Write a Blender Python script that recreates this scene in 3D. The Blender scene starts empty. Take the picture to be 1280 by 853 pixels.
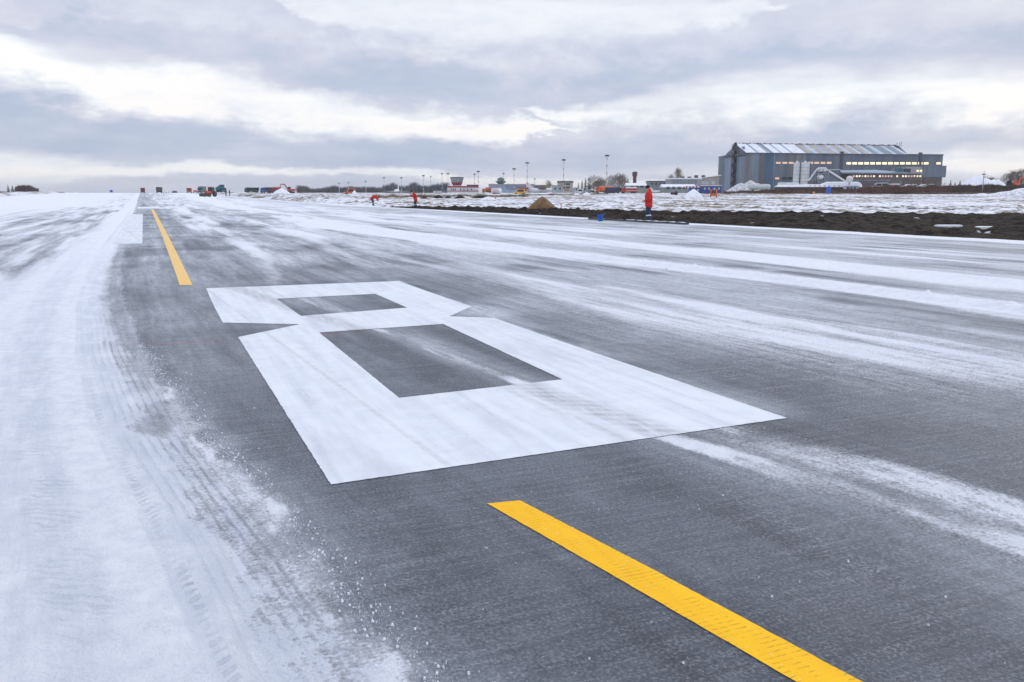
import bpy, bmesh, math, random
import numpy as np
from mathutils import Vector, Matrix
random.seed(7)
scene = bpy.context.scene
COL = scene.collection
PI = math.pi
# ------------------------------------------------------------------ camera geometry
F, HZ, H, VX = 1048.0, 243.0, 1.4, 180.0
PIT = math.atan((426.5 - HZ) / F)
PSI = math.atan((640 - VX) / math.hypot(F, 426.5 - HZ))
CP, SP = math.cos(PIT), math.sin(PIT)
CY, SY = math.cos(PSI), math.sin(PSI)
def den(py): return F * CP + (426.5 - py) * SP
def Rx(px, D, py=239.0): return (px - 640) * D / den(py)
def Zy(py, D): return H + D * ((426.5 - py) * CP - F * SP) / den(py)
def RD(R, D): return (R * CY + D * SY, D * CY - R * SY)
def sm(a, b, x):
    t = np.clip((np.asarray(x, float) - a) / (b - a), 0, 1); return t * t * (3 - 2 * t)
def tz(x, y): return 2.0 * sm(100, 480, np.hypot(x, y))
cam_d = bpy.data.cameras.new('camera'); cam = bpy.data.objects.new('camera', cam_d); COL.objects.link(cam)
cam_d.sensor_width = 36; cam_d.lens = 36 * F / 1280; cam_d.clip_end = 20000; cam_d.clip_start = 0.05
cam.location = (0, 0, H); cam.rotation_euler = (PI / 2 - PIT, 0, -PSI)
scene.camera = cam
# ------------------------------------------------------------------ numpy noise
def _h(ix, iy, s):
    h = (ix * 374761393 + iy * 668265263 + s * 1274126177) & 0xffffffff
    h = ((h ^ (h >> 13)) * 1103515245) & 0xffffffff
    h = ((h ^ (h >> 15)) * 668265263) & 0xffffffff
    return ((h ^ (h >> 16)) & 0xffff) / 65535.0
def vn(x, y, s=0):
    x = np.asarray(x, float); y = np.asarray(y, float)
    ix = np.floor(x).astype(np.int64); iy = np.floor(y).astype(np.int64)
    fx = x - ix; fy = y - iy; fx = fx * fx * (3 - 2 * fx); fy = fy * fy * (3 - 2 * fy)
    return (_h(ix, iy, s) * (1 - fx) + _h(ix + 1, iy, s) * fx) * (1 - fy) + (_h(ix, iy + 1, s) * (1 - fx) + _h(ix + 1, iy + 1, s) * fx) * fy
def fbm(x, y, s=0, o=4):
    t = 0; a = .5; n = 0
    for i in range(o):
        t = t + a * vn(x * 2 ** i, y * 2 ** i, s + i * 17); n += a; a *= .5
    return t / n
# ------------------------------------------------------------------ node helpers
class NT:
    def __init__(s, tree): s.t = tree
    def n(s, typ, ins=None, **props):
        nd = s.t.nodes.new(typ)
        for k, v in props.items(): setattr(nd, k, v)
        for k, v in (ins or {}).items(): s.put(nd, k, v)
        return nd
    def put(s, nd, k, v):
        if isinstance(v, bpy.types.Node): v = v.outputs[0]
        if isinstance(v, bpy.types.NodeSocket): s.t.links.new(v, nd.inputs[k])
        else: nd.inputs[k].default_value = v
    def m(s, op, a, b=0.0, c=0.0, clamp=False):
        nd = s.n('ShaderNodeMath', operation=op); nd.use_clamp = clamp
        s.put(nd, 0, a); s.put(nd, 1, b)
        if op in ('MULTIPLY_ADD', 'COMPARE', 'SMOOTH_MIN', 'SMOOTH_MAX'): s.put(nd, 2, c)
        return nd.outputs[0]
    def ss(s, a, b, x):
        nd = s.n('ShaderNodeMapRange', interpolation_type='SMOOTHSTEP', clamp=True)
        for k, v in ((0, x), (1, a), (2, b), (3, 0.0), (4, 1.0)): s.put(nd, k, v)
        return nd.outputs[0]
    def mr(s, x, a, b, c, d):
        nd = s.n('ShaderNodeMapRange', clamp=True)
        for k, v in ((0, x), (1, a), (2, b), (3, c), (4, d)): s.put(nd, k, v)
        return nd.outputs[0]
    def mix(s, f, a, b, bt='MIX'):
        nd = s.n('ShaderNodeMix', data_type='RGBA', blend_type=bt)
        s.put(nd, 0, f); s.put(nd, 6, a); s.put(nd, 7, b); return nd.outputs[2]
    def noise(s, vec, scale, det=3, rough=.55, out=0):
        nd = s.n('ShaderNodeTexNoise', {'Scale': scale, 'Detail': det, 'Roughness': rough})
        if vec is not None: s.put(nd, 'Vector', vec)
        return nd.outputs[out]
    def sc(s, vec, v):
        nd = s.n('ShaderNodeVectorMath', operation='MULTIPLY'); s.put(nd, 0, vec); nd.inputs[1].default_value = v; return nd.outputs[0]
def c4(c): return (c[0], c[1], c[2], 1.0)
def newmat(name):
    m = bpy.data.materials.new(name); m.use_nodes = True
    t = NT(m.node_tree); bs = m.node_tree.nodes['Principled BSDF']
    return m, t, bs
MATS = {}
def mat(name, col=(.5, .5, .5), rough=.7, var=.22, scale=1.5, metal=0.0, emit=0.0, streak=False, col2=None, bump=0.0, alpha_tr=0.0):
    if name in MATS: return MATS[name]
    m, t, bs = newmat(name)
    tc = t.n('ShaderNodeTexCoord').outputs['Object']
    v = t.sc(tc, (1, 1, .12)) if streak else tc
    a = t.noise(v, scale, 4, .6); b = t.noise(tc, scale * 7.3, 3, .6)
    f = t.m('ADD', t.m('MULTIPLY', a, .7), t.m('MULTIPLY', b, .3))
    if col2 is None: col2 = tuple(c * (1 - var) for c in col); col = tuple(min(1, c * (1 + var * .5)) for c in col)
    t.put(bs, 'Base Color', t.mix(t.ss(.38, .62, f), c4(col), c4(col2)))
    bs.inputs['Roughness'].default_value = rough; bs.inputs['Metallic'].default_value = metal
    if emit:
        bs.inputs['Emission Color'].default_value = c4(col); t.put(bs, 'Emission Strength', t.mr(a, .3, .7, emit * .6, emit * 1.3))
    if bump:
        t.put(bs, 'Normal', t.n('ShaderNodeBump', {'Strength': .6, 'Distance': bump, 'Height': f}).outputs[0])
    MATS[name] = m; return m
# ------------------------------------------------------------------ mesh builder
class MB:
    def __init__(s): s.v = []; s.f = []; s.mi = []; s.T = Matrix(); s.k = 0
    def add(s, vs, fs):
        o = len(s.v); s.v += [tuple(s.T @ Vector(p)) for p in vs]
        s.f += [tuple(i + o for i in f) for f in fs]; s.mi += [s.k] * len(fs); return s
    def box(s, x0, x1, y0, y1, z0, z1, ch=0.0, top=None):
        """box; top=(dx0,dx1,dy0,dy1) insets the top face; ch chamfers the top and vertical edges a little"""
        t = top or (0, 0, 0, 0)
        if ch <= 0:
            vs = [(x0, y0, z0), (x1, y0, z0), (x1, y1, z0), (x0, y1, z0), (x0 + t[0], y0 + t[2], z1), (x1 - t[1], y0 + t[2], z1), (x1 - t[1], y1 - t[3], z1), (x0 + t[0], y1 - t[3], z1)]
            return s.add(vs, [(3, 2, 1, 0), (4, 5, 6, 7), (0, 1, 5, 4), (1, 2, 6, 5), (2, 3, 7, 6), (3, 0, 4, 7)])
        def ring(ax0, ax1, ay0, ay1, z, c): return [(ax0 + c, ay0, z), (ax1 - c, ay0, z), (ax1, ay0 + c, z), (ax1, ay1 - c, z), (ax1 - c, ay1, z), (ax0 + c, ay1, z), (ax0, ay1 - c, z), (ax0, ay0 + c, z)]
        r = [ring(x0, x1, y0, y1, z0, ch), ring(x0 + t[0] * .9, x1 - t[1] * .9, y0 + t[2] * .9, y1 - t[3] * .9, z1 - ch, ch), ring(x0 + t[0] + ch, x1 - t[1] - ch, y0 + t[2] + ch, y1 - t[3] - ch, z1, ch * .4)]
        return s.rings(r)
    def rings(s, r, closed=True, caps=True):
        n = len(r[0]); vs = [p for q in r for p in q]; fs = []
        for i in range(len(r) - 1):
            for j in range(n if closed else n - 1):
                a = i * n + j; b = i * n + (j + 1) % n; fs.append((a, b, b + n, a + n))
        if caps: fs.append(tuple(range(n))[::-1]); fs.append(tuple(range((len(r) - 1) * n, len(r) * n)))
        return s.add(vs, fs)
    def tube(s, pts, rad, n=8, caps=True):
        pts = [Vector(p) for p in pts]; rs = rad if isinstance(rad, (list, tuple)) else [rad] * len(pts); R = []
        for i, p in enumerate(pts):
            d = (pts[min(i + 1, len(pts) - 1)] - pts[max(i - 1, 0)]).normalized()
            a = d.orthogonal().normalized() if abs(d.z) > .99 or True else None
            up = Vector((0, 0, 1)) if abs(d.z) < .9 else Vector((1, 0, 0))
            a = d.cross(up).normalized(); b = d.cross(a)
            R.append([tuple(p + (a * math.cos(k * 2 * PI / n) + b * math.sin(k * 2 * PI / n)) * rs[i]) for k in range(n)])
        return s.rings(R, True, caps)
    def lathe(s, prof, n=16, c=(0, 0, 0), ax='z'):
        R = []
        for r, h in prof:
            q = []
            for k in range(n):
                a = 2 * PI * k / n; x, y = r * math.cos(a), r * math.sin(a)
                p = (x, y, h) if ax == 'z' else ((h, x, y) if ax == 'x' else (x, h, y))
                q.append((p[0] + c[0], p[1] + c[1], p[2] + c[2]))
            R.append(q)
        return s.rings(R)
    def ball(s, c, r, n=10, m=7):
        rx, ry, rz = r if isinstance(r, (tuple, list)) else (r, r, r)
        R = []
        for i in range(m):
            a = -PI / 2 + PI * (i + .02) / (m - 1 + .04); R.append([(c[0] + rx * math.cos(a) * math.cos(k * 2 * PI / n), c[1] + ry * math.cos(a) * math.sin(k * 2 * PI / n), c[2] + rz * math.sin(a)) for k in range(n)])
        return s.rings(R)
    def prism(s, poly, y0, y1):
        """polygon in the xz plane extruded along y"""
        n = len(poly); vs = [(x, y0, z) for x, z in poly] + [(x, y1, z) for x, z in poly]
        fs = [tuple(range(n)), tuple(range(n, 2 * n))[::-1]] + [((i + 1) % n, i, i + n, (i + 1) % n + n) for i in range(n)]
        return s.add(vs, fs)
    def quad(s, a, b, c, d): return s.add([a, b, c, d], [(0, 1, 2, 3)])
    def build(s, name, m, parent=None, smooth=False):
        me = bpy.data.meshes.new(name); me.from_pydata(s.v, [], s.f); me.update()
        bm = bmesh.new(); bm.from_mesh(me); bmesh.ops.recalc_face_normals(bm, faces=bm.faces); bm.to_mesh(me); bm.free()
        for q in (m if isinstance(m, (list, tuple)) else [m]): me.materials.append(q)
        if len(me.polygons) == len(s.mi): me.polygons.foreach_set('material_index', s.mi)
        if smooth: me.polygons.foreach_set('use_smooth', [True] * len(me.polygons))
        o = bpy.data.objects.new(name, me); COL.objects.link(o)
        if parent: o.parent = parent
        return o
def tag(o, label=None, cat=None, group=None, kind=None):
    for k, v in (('label', label), ('category', cat), ('group', group), ('kind', kind)):
        if v: o[k] = v
    return o
def root(name, label, cat, px, D, yaw=0.0, group=None, z=None, dz=0.0):
    """an Empty standing on the ground D metres out along the view, local x across the view, local y away from it"""
    o = bpy.data.objects.new(name, None); COL.objects.link(o); o.empty_display_size = .5
    x, y = RD(Rx(px, D), D)
    o.location = (x, y, (float(tz(x, y)) if z is None else z) + dz); o.rotation_euler = (0, 0, -PSI + yaw)
    return tag(o, label, cat, group)
def kids(o): return list(o.children)
def dup(o, label, px, D, yaw=None, sc=None):
    c = o.copy(); COL.objects.link(c); x, y = RD(Rx(px, D), D); c.location = (x, y, float(tz(x, y)))
    if yaw is not None: c.rotation_euler.z = -PSI + yaw
    if sc: c.scale = (sc, sc, sc) if not isinstance(sc, tuple) else sc
    c['label'] = label
    for ch in kids(o):
        d = ch.copy(); COL.objects.link(d); d.parent = c
        for g in kids(ch):
            e = g.copy(); COL.objects.link(e); e.parent = d
    return c
def npmesh(name, P, faces, m, attrs=None, smooth=True):
    me = bpy.data.meshes.new(name); nv = len(P); nf = len(faces)
    me.vertices.add(nv); me.vertices.foreach_set('co', P.astype(np.float32).ravel())
    me.loops.add(nf * 4); me.loops.foreach_set('vertex_index', faces.astype(np.int32).ravel())
    me.polygons.add(nf); me.polygons.foreach_set('loop_start', np.arange(0, nf * 4, 4, dtype=np.int32))
    me.polygons.foreach_set('use_smooth', np.ones(nf, bool) if smooth else np.zeros(nf, bool))
    me.update(calc_edges=True)
    for k, a in (attrs or {}).items():
        at = me.attributes.new(k, 'FLOAT' if a.ndim == 1 else 'FLOAT_VECTOR', 'POINT')
        at.data.foreach_set('value' if a.ndim == 1 else 'vector', a.astype(np.float32).ravel())
    me.materials.append(m); me.validate()
    o = bpy.data.objects.new(name, me); COL.objects.link(o); return o
def gridfaces(nr, nc):
    i = np.arange((nr - 1) * nc).reshape(nr - 1, nc)[:, :-1].ravel()
    return np.stack([i, i + 1, i + nc + 1, i + nc], 1)
# ------------------------------------------------------------------ sky and light
w = bpy.data.worlds.new('World'); scene.world = w; w.use_nodes = True
t = NT(w.node_tree); bg = w.node_tree.nodes['Background']
SUN_AZ, SUN_EL = math.radians(70), math.radians(20)
sky = t.n('ShaderNodeTexSky', sky_type='NISHITA'); sky.sun_disc = False; sky.sun_elevation = SUN_EL; sky.sun_rotation = SUN_AZ
d = t.n('ShaderNodeTexCoord').outputs['Generated']
sx = t.n('ShaderNodeSeparateXYZ', {0: d}); X, Y, Z = sx.outputs
hor = t.m('SQRT', t.m('ADD', t.m('MULTIPLY', X, X), t.m('MULTIPLY', Y, Y)))
tel = t.m('DIVIDE', Z, t.m('MAXIMUM', hor, .05))                 # tangent of the elevation
az = t.m('ARCTAN2', X, Y)
zz = t.m('ADD', t.m('MAXIMUM', Z, 0.0), .10)
cp = t.n('ShaderNodeCombineXYZ', {0: t.m('DIVIDE', X, zz), 1: t.m('DIVIDE', Y, zz), 2: 0.0}).outputs[0]   # clouds lie on a flat ceiling
n1 = t.noise(cp, .42, 6, .58); n2 = t.noise(cp, 1.5, 5, .6); n3 = t.noise(t.sc(d, (1, 1, 2.2)), 11.0, 7, .66)
n4 = t.noise(t.sc(d, (1, 1, 4.0)), 4.0, 4, .6)
warp = t.m('ADD', t.m('MULTIPLY', t.m('SUBTRACT', n3, .5), .075), t.m('MULTIPLY', t.m('SUBTRACT', n4, .5), .070))
ampw = t.mr(tel, 0.0, .10, .16, 1.0)
tw = t.m('ADD', tel, t.m('MULTIPLY', warp, ampw))
AZ0, AZ1 = math.radians(-20), math.radians(70)
azn = t.mr(az, AZ0, AZ1, 0.0, 1.0)
def pxaz(px): return (PSI + math.atan((px - 640) / 1064) - AZ0) / (AZ1 - AZ0)
def pyt(px, py):
    rx, uy = px - 640, 426.5 - py; fh = F * CP + uy * SP
    return (uy * CP - F * SP) / math.hypot(fh, rx)
def curve(pts):
    fc = t.n('ShaderNodeFloatCurve', {1: azn}); cv = fc.mapping.curves[0]
    fc.mapping.use_clip = False
    pts = sorted(pts); cv.points[0].location = pts[0]; cv.points[1].location = pts[-1]
    for p in pts[1:-1]: cv.points.new(*p)
    for q in cv.points: q.handle_type = 'AUTO_CLAMPED'
    fc.mapping.update(); return fc.outputs[0]
def band_core(up, hw, soft): return t.m('SUBTRACT', 1.0, t.ss(t.m('MULTIPLY', hw, 1 - .55 * soft), t.m('MULTIPLY', hw, 1 + .55 * soft), t.m('ABSOLUTE', up)))
def band(pts, soft=1.0, soft_low=None):
    """pts: (px, py_centre, half_px); gives 0..1 inside a cloud band laid along the sky"""
    c = curve([(pxaz(x), pyt(x, y)) for x, y, h in pts]); hw = curve([(pxaz(x), h / 1064.) for x, y, h in pts])
    up = t.m('SUBTRACT', tw, c)
    on = t.ss(.0002, .004, hw); hw = t.m('MAXIMUM', hw, 3e-4)
    return t.m('MULTIPLY', on, band_core(up, hw, soft))
b1 = band([(-300, 60, 30), (0, 78, 30), (130, 108, 22), (260, 118, 28), (400, 140, 24), (520, 155, 15), (640, 160, 10), (690, 158, 3), (900, 150, .1), (1400, 150, .1)], 1.35)
b2 = band([(-300, 200, 16), (0, 207, 17), (100, 212, 10), (220, 214, 4), (360, 214, 4), (500, 218, 5), (640, 226, 5), (760, 230, 5), (880, 233, 1), (1400, 233, .1)], 1.2)
b3 = band([(-300, 140, .1), (620, 142, .1), (700, 140, 8), (800, 132, 16), (950, 122, 24), (1100, 112, 26), (1280, 112, 28), (1600, 110, 30)], 1.5)
b4 = band([(-300, 215, .1), (1080, 214, .1), (1190, 208, 12), (1280, 203, 18), (1600, 200, 22)], 1.4)
b5 = band([(-300, 20, .1), (300, 10, .1), (420, 20, 18), (560, 28, 34), (760, 28, 30), (900, 12, 18), (1000, 5, .1), (1600, 0, .1)], 1.0)
d1 = band([(-300, 135, 30), (0, 150, 40), (200, 172, 30), (400, 192, 22), (640, 196, 22), (820, 190, 20), (1000, 180, 14), (1280, 172, 20), (1600, 170, 24)], .95)
d2 = band([(-300, 20, .1), (60, 30, 8), (200, 45, 18), (400, 85, 26), (560, 108, 26), (640, 118, 22), (800, 110, 22), (1000, 82, 26), (1280, 62, 28), (1600, 50, 28)], .98)
d3 = band([(-300, 236, 8), (200, 232, 12), (400, 232, 9), (640, 240, 8), (1400, 243, 8)], .9)
tex = t.m('ADD', t.m('MULTIPLY', t.m('SUBTRACT', n1, .5), .9), t.m('ADD', t.m('MULTIPLY', t.m('SUBTRACT', n2, .5), .35), t.m('MULTIPLY', t.m('SUBTRACT', n3, .5), .6)))
B = t.m('ADD', .43, t.m('MULTIPLY', tex, 1.05))
bright = t.m('MAXIMUM', t.m('MAXIMUM', b1, b2), t.m('MAXIMUM', t.m('MULTIPLY', b3, .9), t.m('MULTIPLY', b4, .9)))
dark = t.m('MAXIMUM', t.m('MULTIPLY', d1, 1.0), t.m('MAXIMUM', t.m('MULTIPLY', d2, .62), t.m('MULTIPLY', d3, .22)))
B = t.m('SUBTRACT', B, t.m('MULTIPLY', dark, .24))
B = t.m('ADD', B, t.m('MAXIMUM', t.m('MULTIPLY', bright, t.m('ADD', .36, t.m('MULTIPLY', n2, .44))), t.m('MULTIPLY', b5, .28)), clamp=True)
cr = t.n('ShaderNodeValToRGB', {0: B}); el = cr.color_ramp.elements
def lin(c): return tuple((v / 255 / 12.92 if v <= 10 else ((v / 255 + .055) / 1.055) ** 2.4) for v in c)
stops = [(0.0, (174, 190, 217)), (.2, (187, 200, 222)), (.42, (208, 214, 231)), (.62, (222, 229, 241)), (.85, (241, 246, 253)), (1.0, (253, 254, 255))]
el[0].position = 0; el[0].color = c4(lin(stops[0][1])); el[1].position = 1; el[1].color = c4(lin(stops[-1][1]))
for p, c in stops[1:-1]:
    e = el.new(p); e.color = c4(lin(c))
warm = t.mix(t.m('MULTIPLY', t.m('MAXIMUM', t.ss(.45, 1.0, azn), .40), t.ss(.30, .0, tel)), (1, 1, 1, 1), (1.04, .985, .93, 1))
warm2 = t.mix(t.m('MULTIPLY', t.ss(.42, .62, n4), .6), (1, 1, 1, 1), (1.025, .992, .985, 1))
cl = t.mix(1.0, t.mix(1.0, cr.outputs[0], warm, 'MULTIPLY'), warm2, 'MULTIPLY')
gain = t.mr(tel, .27, 1.0, 1.0, 1.5)       # added brightness in the unseen sky overhead, to light the snow
cl = t.n('ShaderNodeVectorMath', {0: cl}, operation='SCALE'); t.put(cl, 'Scale', t.m('MULTIPLY', gain, 9.6))
cl = cl.outputs[0]
fin = t.mix(.985, sky.outputs[0], cl)
t.put(bg, 0, fin); bg.inputs[1].default_value = .10
sd = bpy.data.lights.new('sun', 'SUN'); sd.energy = .8; sd.angle = math.radians(14); sd.color = (1, .95, .88)
so = bpy.data.objects.new('sun', sd); COL.objects.link(so)
so.rotation_euler = (PI / 2 - SUN_EL, 0, PI - SUN_AZ)
vs = scene.view_settings; scene.display_settings.display_device = 'sRGB'
vs.view_transform = 'Standard'; vs.look = 'None'; vs.exposure = 0.14; vs.gamma = 1.0; vs.use_curve_mapping = False
# ------------------------------------------------------------------ runway: snow cover laid out in metres on the concrete
EY = [-60, 0, 2.16, 2.48, 3.18, 4.33, 5.4, 8.14, 11.9, 16.9, 24.6, 40, 86.8, 200, 950]
EX = [7, 1.05, .66, .61, .52, .34, .18, -.10, -.33, -.48, -.56, -.62, -.70, -1.2, -2.]
def edge(y): return np.interp(y, EY, EX)
def stroke(x, y, pts, soft=.6):
    P = np.array(sorted(pts, key=lambda p: p[1])); cx = np.interp(y, P[:, 1], P[:, 0]); hw = np.interp(y, P[:, 1], P[:, 2])
    inside = sm(P[0, 1] - 1.5, P[0, 1] + .4, y) * (1 - sm(P[-1, 1] * .93, P[-1, 1] * 1.1 + .5, y))
    return (1 - sm(1 - soft, 1 + soft, np.abs(x - cx) / hw)) * inside
def cover(x, y):
    e = edge(y); u = x - .6 * e
    st = fbm(u * 2.3, y * .10, 3, 4) - .5; st2 = fbm(u * 7.0, y * .28, 11, 3) - .5; bl = fbm(x * .55, y * .22, 21, 4) - .5
    blk = fbm(x * 3.2, y * 1.6, 31, 3) - .5
    near = 1 - sm(5.5, 10, y)
    s = e - x + (.09 * near + .05) * (fbm(x * 5, y * 3.0, 41, 4) - .5) * 2 + .10 * near * (fbm(y * 1.1, y * .0 + 3, 43, 3) - .5)
    rim = sm(-.05 * near - .01, .05 * near + .04 + .2 * (1 - near), s)
    L = rim * (.72 + .62 * sm(.02, .60, s + .25 * blk)) + .36 * near * np.exp(-((s - .045) / .05) ** 2) * sm(.35, .6, fbm(x * 4, y * 4, 47, 3)) - .10 * near * np.exp(-((s - .24) / .13) ** 2) * sm(.35, .65, fbm(x * 1.2, y * .9, 49, 3))
    for c, wd, a in ((.12, .04, .10), (.27, .05, .14), (.40, .045, .14), (.60, .05, .08)):
        L = L - a * np.exp(-((s - c) / wd) ** 2) * (1 - sm(12, 22, y))
    L = L - .12 * near * sm(.55, .8, fbm(x * 2.2, y * 1.5, 57, 4)) - .30 * near * np.exp(-(((x + .55) / .10) ** 2 + ((y - 4.6) / .7) ** 2)) - .30 * near * np.exp(-(((x + .02) / .07) ** 2 + ((y - 5.3) / .3) ** 2))
    far_l = sm(12, 19, y) * sm(.55, 1.7, e - x - .35 * st)
    L = L - far_l * (.72 + 1.5 * st + .7 * st2) * (1 - .35 * sm(5.5, 9, -x)) * (1 - .3 * sm(60, 130, y))
    L = L - sm(9, 13, y) * (1 - sm(60, 120, y)) * .30 * np.exp(-((s - .10) / .13) ** 2)
    L = L - .5 * np.exp(-((x + 1.12) / .13) ** 2) * sm(20, 26, y) * (1 - sm(66, 80, y))
    R = .10 + .22 * st * sm(8, 20, y) + .14 * st2 + .10 * bl
    R = R + (.60 + .9 * blk + .5 * st2) * stroke(x, y, [(3.15, -3, .14), (3.14, 2.1, .13), (2.92, 3.0, .12), (2.72, 4.0, .10), (2.45, 6.0, .08), (2.1, 9, .07), (1.9, 11.6, .08)])
    R = R + (.52 + 1.3 * blk) * stroke(x, y, [(3.9, -2, .4), (3.5, 2.2, .30), (3.3, 3.0, .26), (3.12, 4.0, .20), (3.0, 5.0, .10)])
    R = R + .25 * sm(.4, .6, fbm(x * 3, y * 1.2, 59, 3)) * stroke(x, y, [(2.5, 0, .05), (2.45, 2.0, .06), (2.45, 4, .05)])
    # wide wind-blown veils to the right: many soft streaks that drift a little across the runway
    v = x + .22 * (fbm(x * .1, y * .06, 61, 2) - .5) * 6; q1 = fbm(v * 1.5, y * .13, 63, 4) - .5; q2 = fbm(v * 4.2, y * .32, 65, 4) - .5; q3 = fbm(v * .5, y * .05, 67, 3) - .5
    stk = 1.5 * q1 + .9 * q2 + 1.2 * q3
    C = stroke(x, y, [(7.8, -4, 2.0), (6.5, 3.5, 1.35), (6.0, 4.9, 1.2), (5.7, 6.3, 1.05), (5.5, 8, .95), (5.4, 11.5, .75), (5.2, 14, .5), (5.0, 18, .3)], .95)
    R = R + C * (.74 + .75 * stk)
    mid = sm(4.6, 6.6, x) * (1 - sm(9.5, 10.5, x)) * sm(3, 7, y)
    R = R + mid * (.36 + .95 * stk) * (1 - .4 * sm(60, 120, y))
    A = stroke(x, y, [(9.9, -6, .9), (9.8, 6.9, .8), (9.74, 9.5, .8), (9.5, 13.5, .8), (8.73, 20, .9), (7.7, 37.6, 1.0), (9, 90, 1.2), (13, 230, 2.0), (15, 480, 3)], .7)
    R = R + A * (.66 + .55 * stk)
    Bd = stroke(x, y, [(12, -6, .6), (12, 8.4, .6), (12.2, 12, .6), (12.6, 18, .65), (12.2, 28, .7), (12.5, 60, .6)], .9)
    R = R + Bd * (.55 + .7 * stk)
    out = sm(9.8, 11.5, x) * (1 - sm(17.5, 20.5, x)); R = R + out * (.32 + .85 * stk)
    R = R + .10 * sm(7, 10, x) * (1 - sm(17, 19, x)) + sm(17, 20, x) * (.12 + .25 * q2 + .2 * q1)
    lane = sm(.9, 2.2, x) * (1 - sm(5, 6, x)) * sm(13.6, 19, y); R = R + lane * (.28 + .75 * stk)
    R = R + .38 * stroke(x, y, [(1.9, 14, .16), (2.3, 20, .2), (2.9, 40, .25), (3.3, 90, .3)], .9) + .30 * stroke(x, y, [(4.2, 16, .3), (4.9, 30, .35), (5.2, 70, .5)], .9)
    R = R + .04 * sm(4.5, 6.5, x) * sm(5, 8, y) * (1 - sm(16, 19, x))
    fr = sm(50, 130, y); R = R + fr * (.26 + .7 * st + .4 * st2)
    R = R + .6 * np.exp(-((y - 97 - 4 * st) / 7.0) ** 2) * sm(-3, -1, x) * (1 - sm(1.5, 4.5, x))
    strip = sm(-.25, .25, x - (23.0 - .25 * np.sin(y * .13)) + .5 * (fbm(x * 2, y * .5, 71, 3) - .5)); R = np.maximum(R, strip * 1.05)
    far = sm(12, 26, y); w8 = ((x > .5) & (x < 4) & (y > 3.8) & (y < 13.6))
    pt = fbm(x * .9, y * .6, 161, 4); pt2 = fbm(x * 3.0, y * 1.2, 163, 4); sk = fbm(u * 3.5, y * .16, 165, 4); sk2 = fbm(u * 11, y * .4, 167, 3)
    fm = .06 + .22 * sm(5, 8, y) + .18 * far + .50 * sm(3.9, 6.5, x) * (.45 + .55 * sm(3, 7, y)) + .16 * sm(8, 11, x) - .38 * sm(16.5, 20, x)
    fm = fm * (.15 + 1.1 * sm(.3, .7, pt) * .8 + .9 * sm(.3, .7, sk) * .7) * (.55 + .9 * sk2)
    fm = fm + .34 * np.exp(-(np.maximum(-s, 0) / .16) ** 2) * (.3 + pt2) * near + .30 * np.exp(-((s - .1) / .3) ** 2) * (s > 0)
    fm = fm + .40 * sm(3.55, 3.62, x) * (1 - sm(3.66, 4.1, x)) * sm(3.8, 4.4, y) * (1 - sm(13, 14.5, y)) * sm(.3, .6, pt2)
    fm = fm + .8 * np.exp(-(((x - 3.62) / .34) ** 2 + ((y - 9.38) / .50) ** 2))
    fm = fm + .45 * stroke(x, y, [(3.25, -2, .55), (3.2, 2.1, .42), (3.0, 3.0, .36), (2.85, 4.0, .28), (2.5, 6, .18), (2.2, 9, .13), (1.95, 12, .1)], .9) * (.35 + pt2)
    return np.where(s > -.03, np.maximum(L, R * .5), R), s, st, np.clip(fm, 0, .85)
def spaced(segs):
    o = []
    for a, b, h0, h1 in segs:
        p = a
        while p < b - 1e-6: o.append(p); p += h0 + (h1 - h0) * (p - a) / (b - a)
    o.append(segs[-1][1]); return np.array(o)
RX0, RX1 = -34.0, 24.2
gx = spaced([(RX0, -8, .9, .35), (-8, -2, .30, .06), (-2, 4, .04, .04), (4, 12, .05, .12), (12, RX1, .14, .16)])
gy = spaced([(-45, 0, 2.5, .3), (0, 6, .045, .045), (6, 16, .05, .12), (16, 60, .14, .5), (60, 900, .5, 12)])
XX, YY = np.meshgrid(gx, gy); cov, sdist, st_, film = cover(XX, YY)
zz_ = tz(XX, YY) + .004
thick = np.clip(cov - .35, 0, .75)
nearw = 1 - sm(18, 40, YY)
zz_ = zz_ + thick * .020 + sm(.0, .5, sdist) * .012 * nearw + sm(.6, 1., cov) * (.018 * (fbm(XX * 4, YY * 4, 81, 4) - .5) + .010 * (fbm(XX * 10, YY * 9, 83, 2) - .5) + .03 * (fbm(XX * .9, YY * .5, 85, 3) - .5)) * nearw
# ruts and lugs pressed into the packed snow
rut = lambda c, wd: np.exp(-((sdist - c) / wd) ** 2)
lug = .5 + .5 * np.sign(np.sin(YY * 2 * PI / .11 + 3 * sdist)) 
mk_ = ((XX > .5) & (XX < 4.0) & (YY > 3.7) & (YY < 13.7)) | ((XX > .2) & (XX < 2.3) & (YY < 90)) | ((XX > -1.2) & (XX < .1) & (YY > 25) & (YY < 68))
zz_ = np.where(mk_, tz(XX, YY) + .002, zz_)
zz_ = zz_ - np.where(mk_, 0, 1) * sm(.4, .9, cov) * (1 - sm(6, 14, YY)) * (rut(.50, .04) * .018 * (.4 + .6 * lug) + rut(.95, .10) * .006 + rut(1.25, .12) * .006)
rid = stroke(XX, YY, [(9.9, -6, .22), (9.75, 8, .22), (9.45, 13.5, .22), (8.73, 20, .22), (8.2, 28, .2)], .5)
zz_ = zz_ + rid * (.012 + .05 * fbm(XX * 7, YY * 7, 91, 4) ** 2 * 2)
P = np.stack([XX.ravel(), YY.ravel(), zz_.ravel()], 1)
flow = np.stack([(XX - .6 * edge(YY)).ravel(), YY.ravel(), (edge(YY) - XX + .03 * (fbm(XX * .8, YY * .8, 151, 2) - .5)).ravel()], 1)
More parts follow.
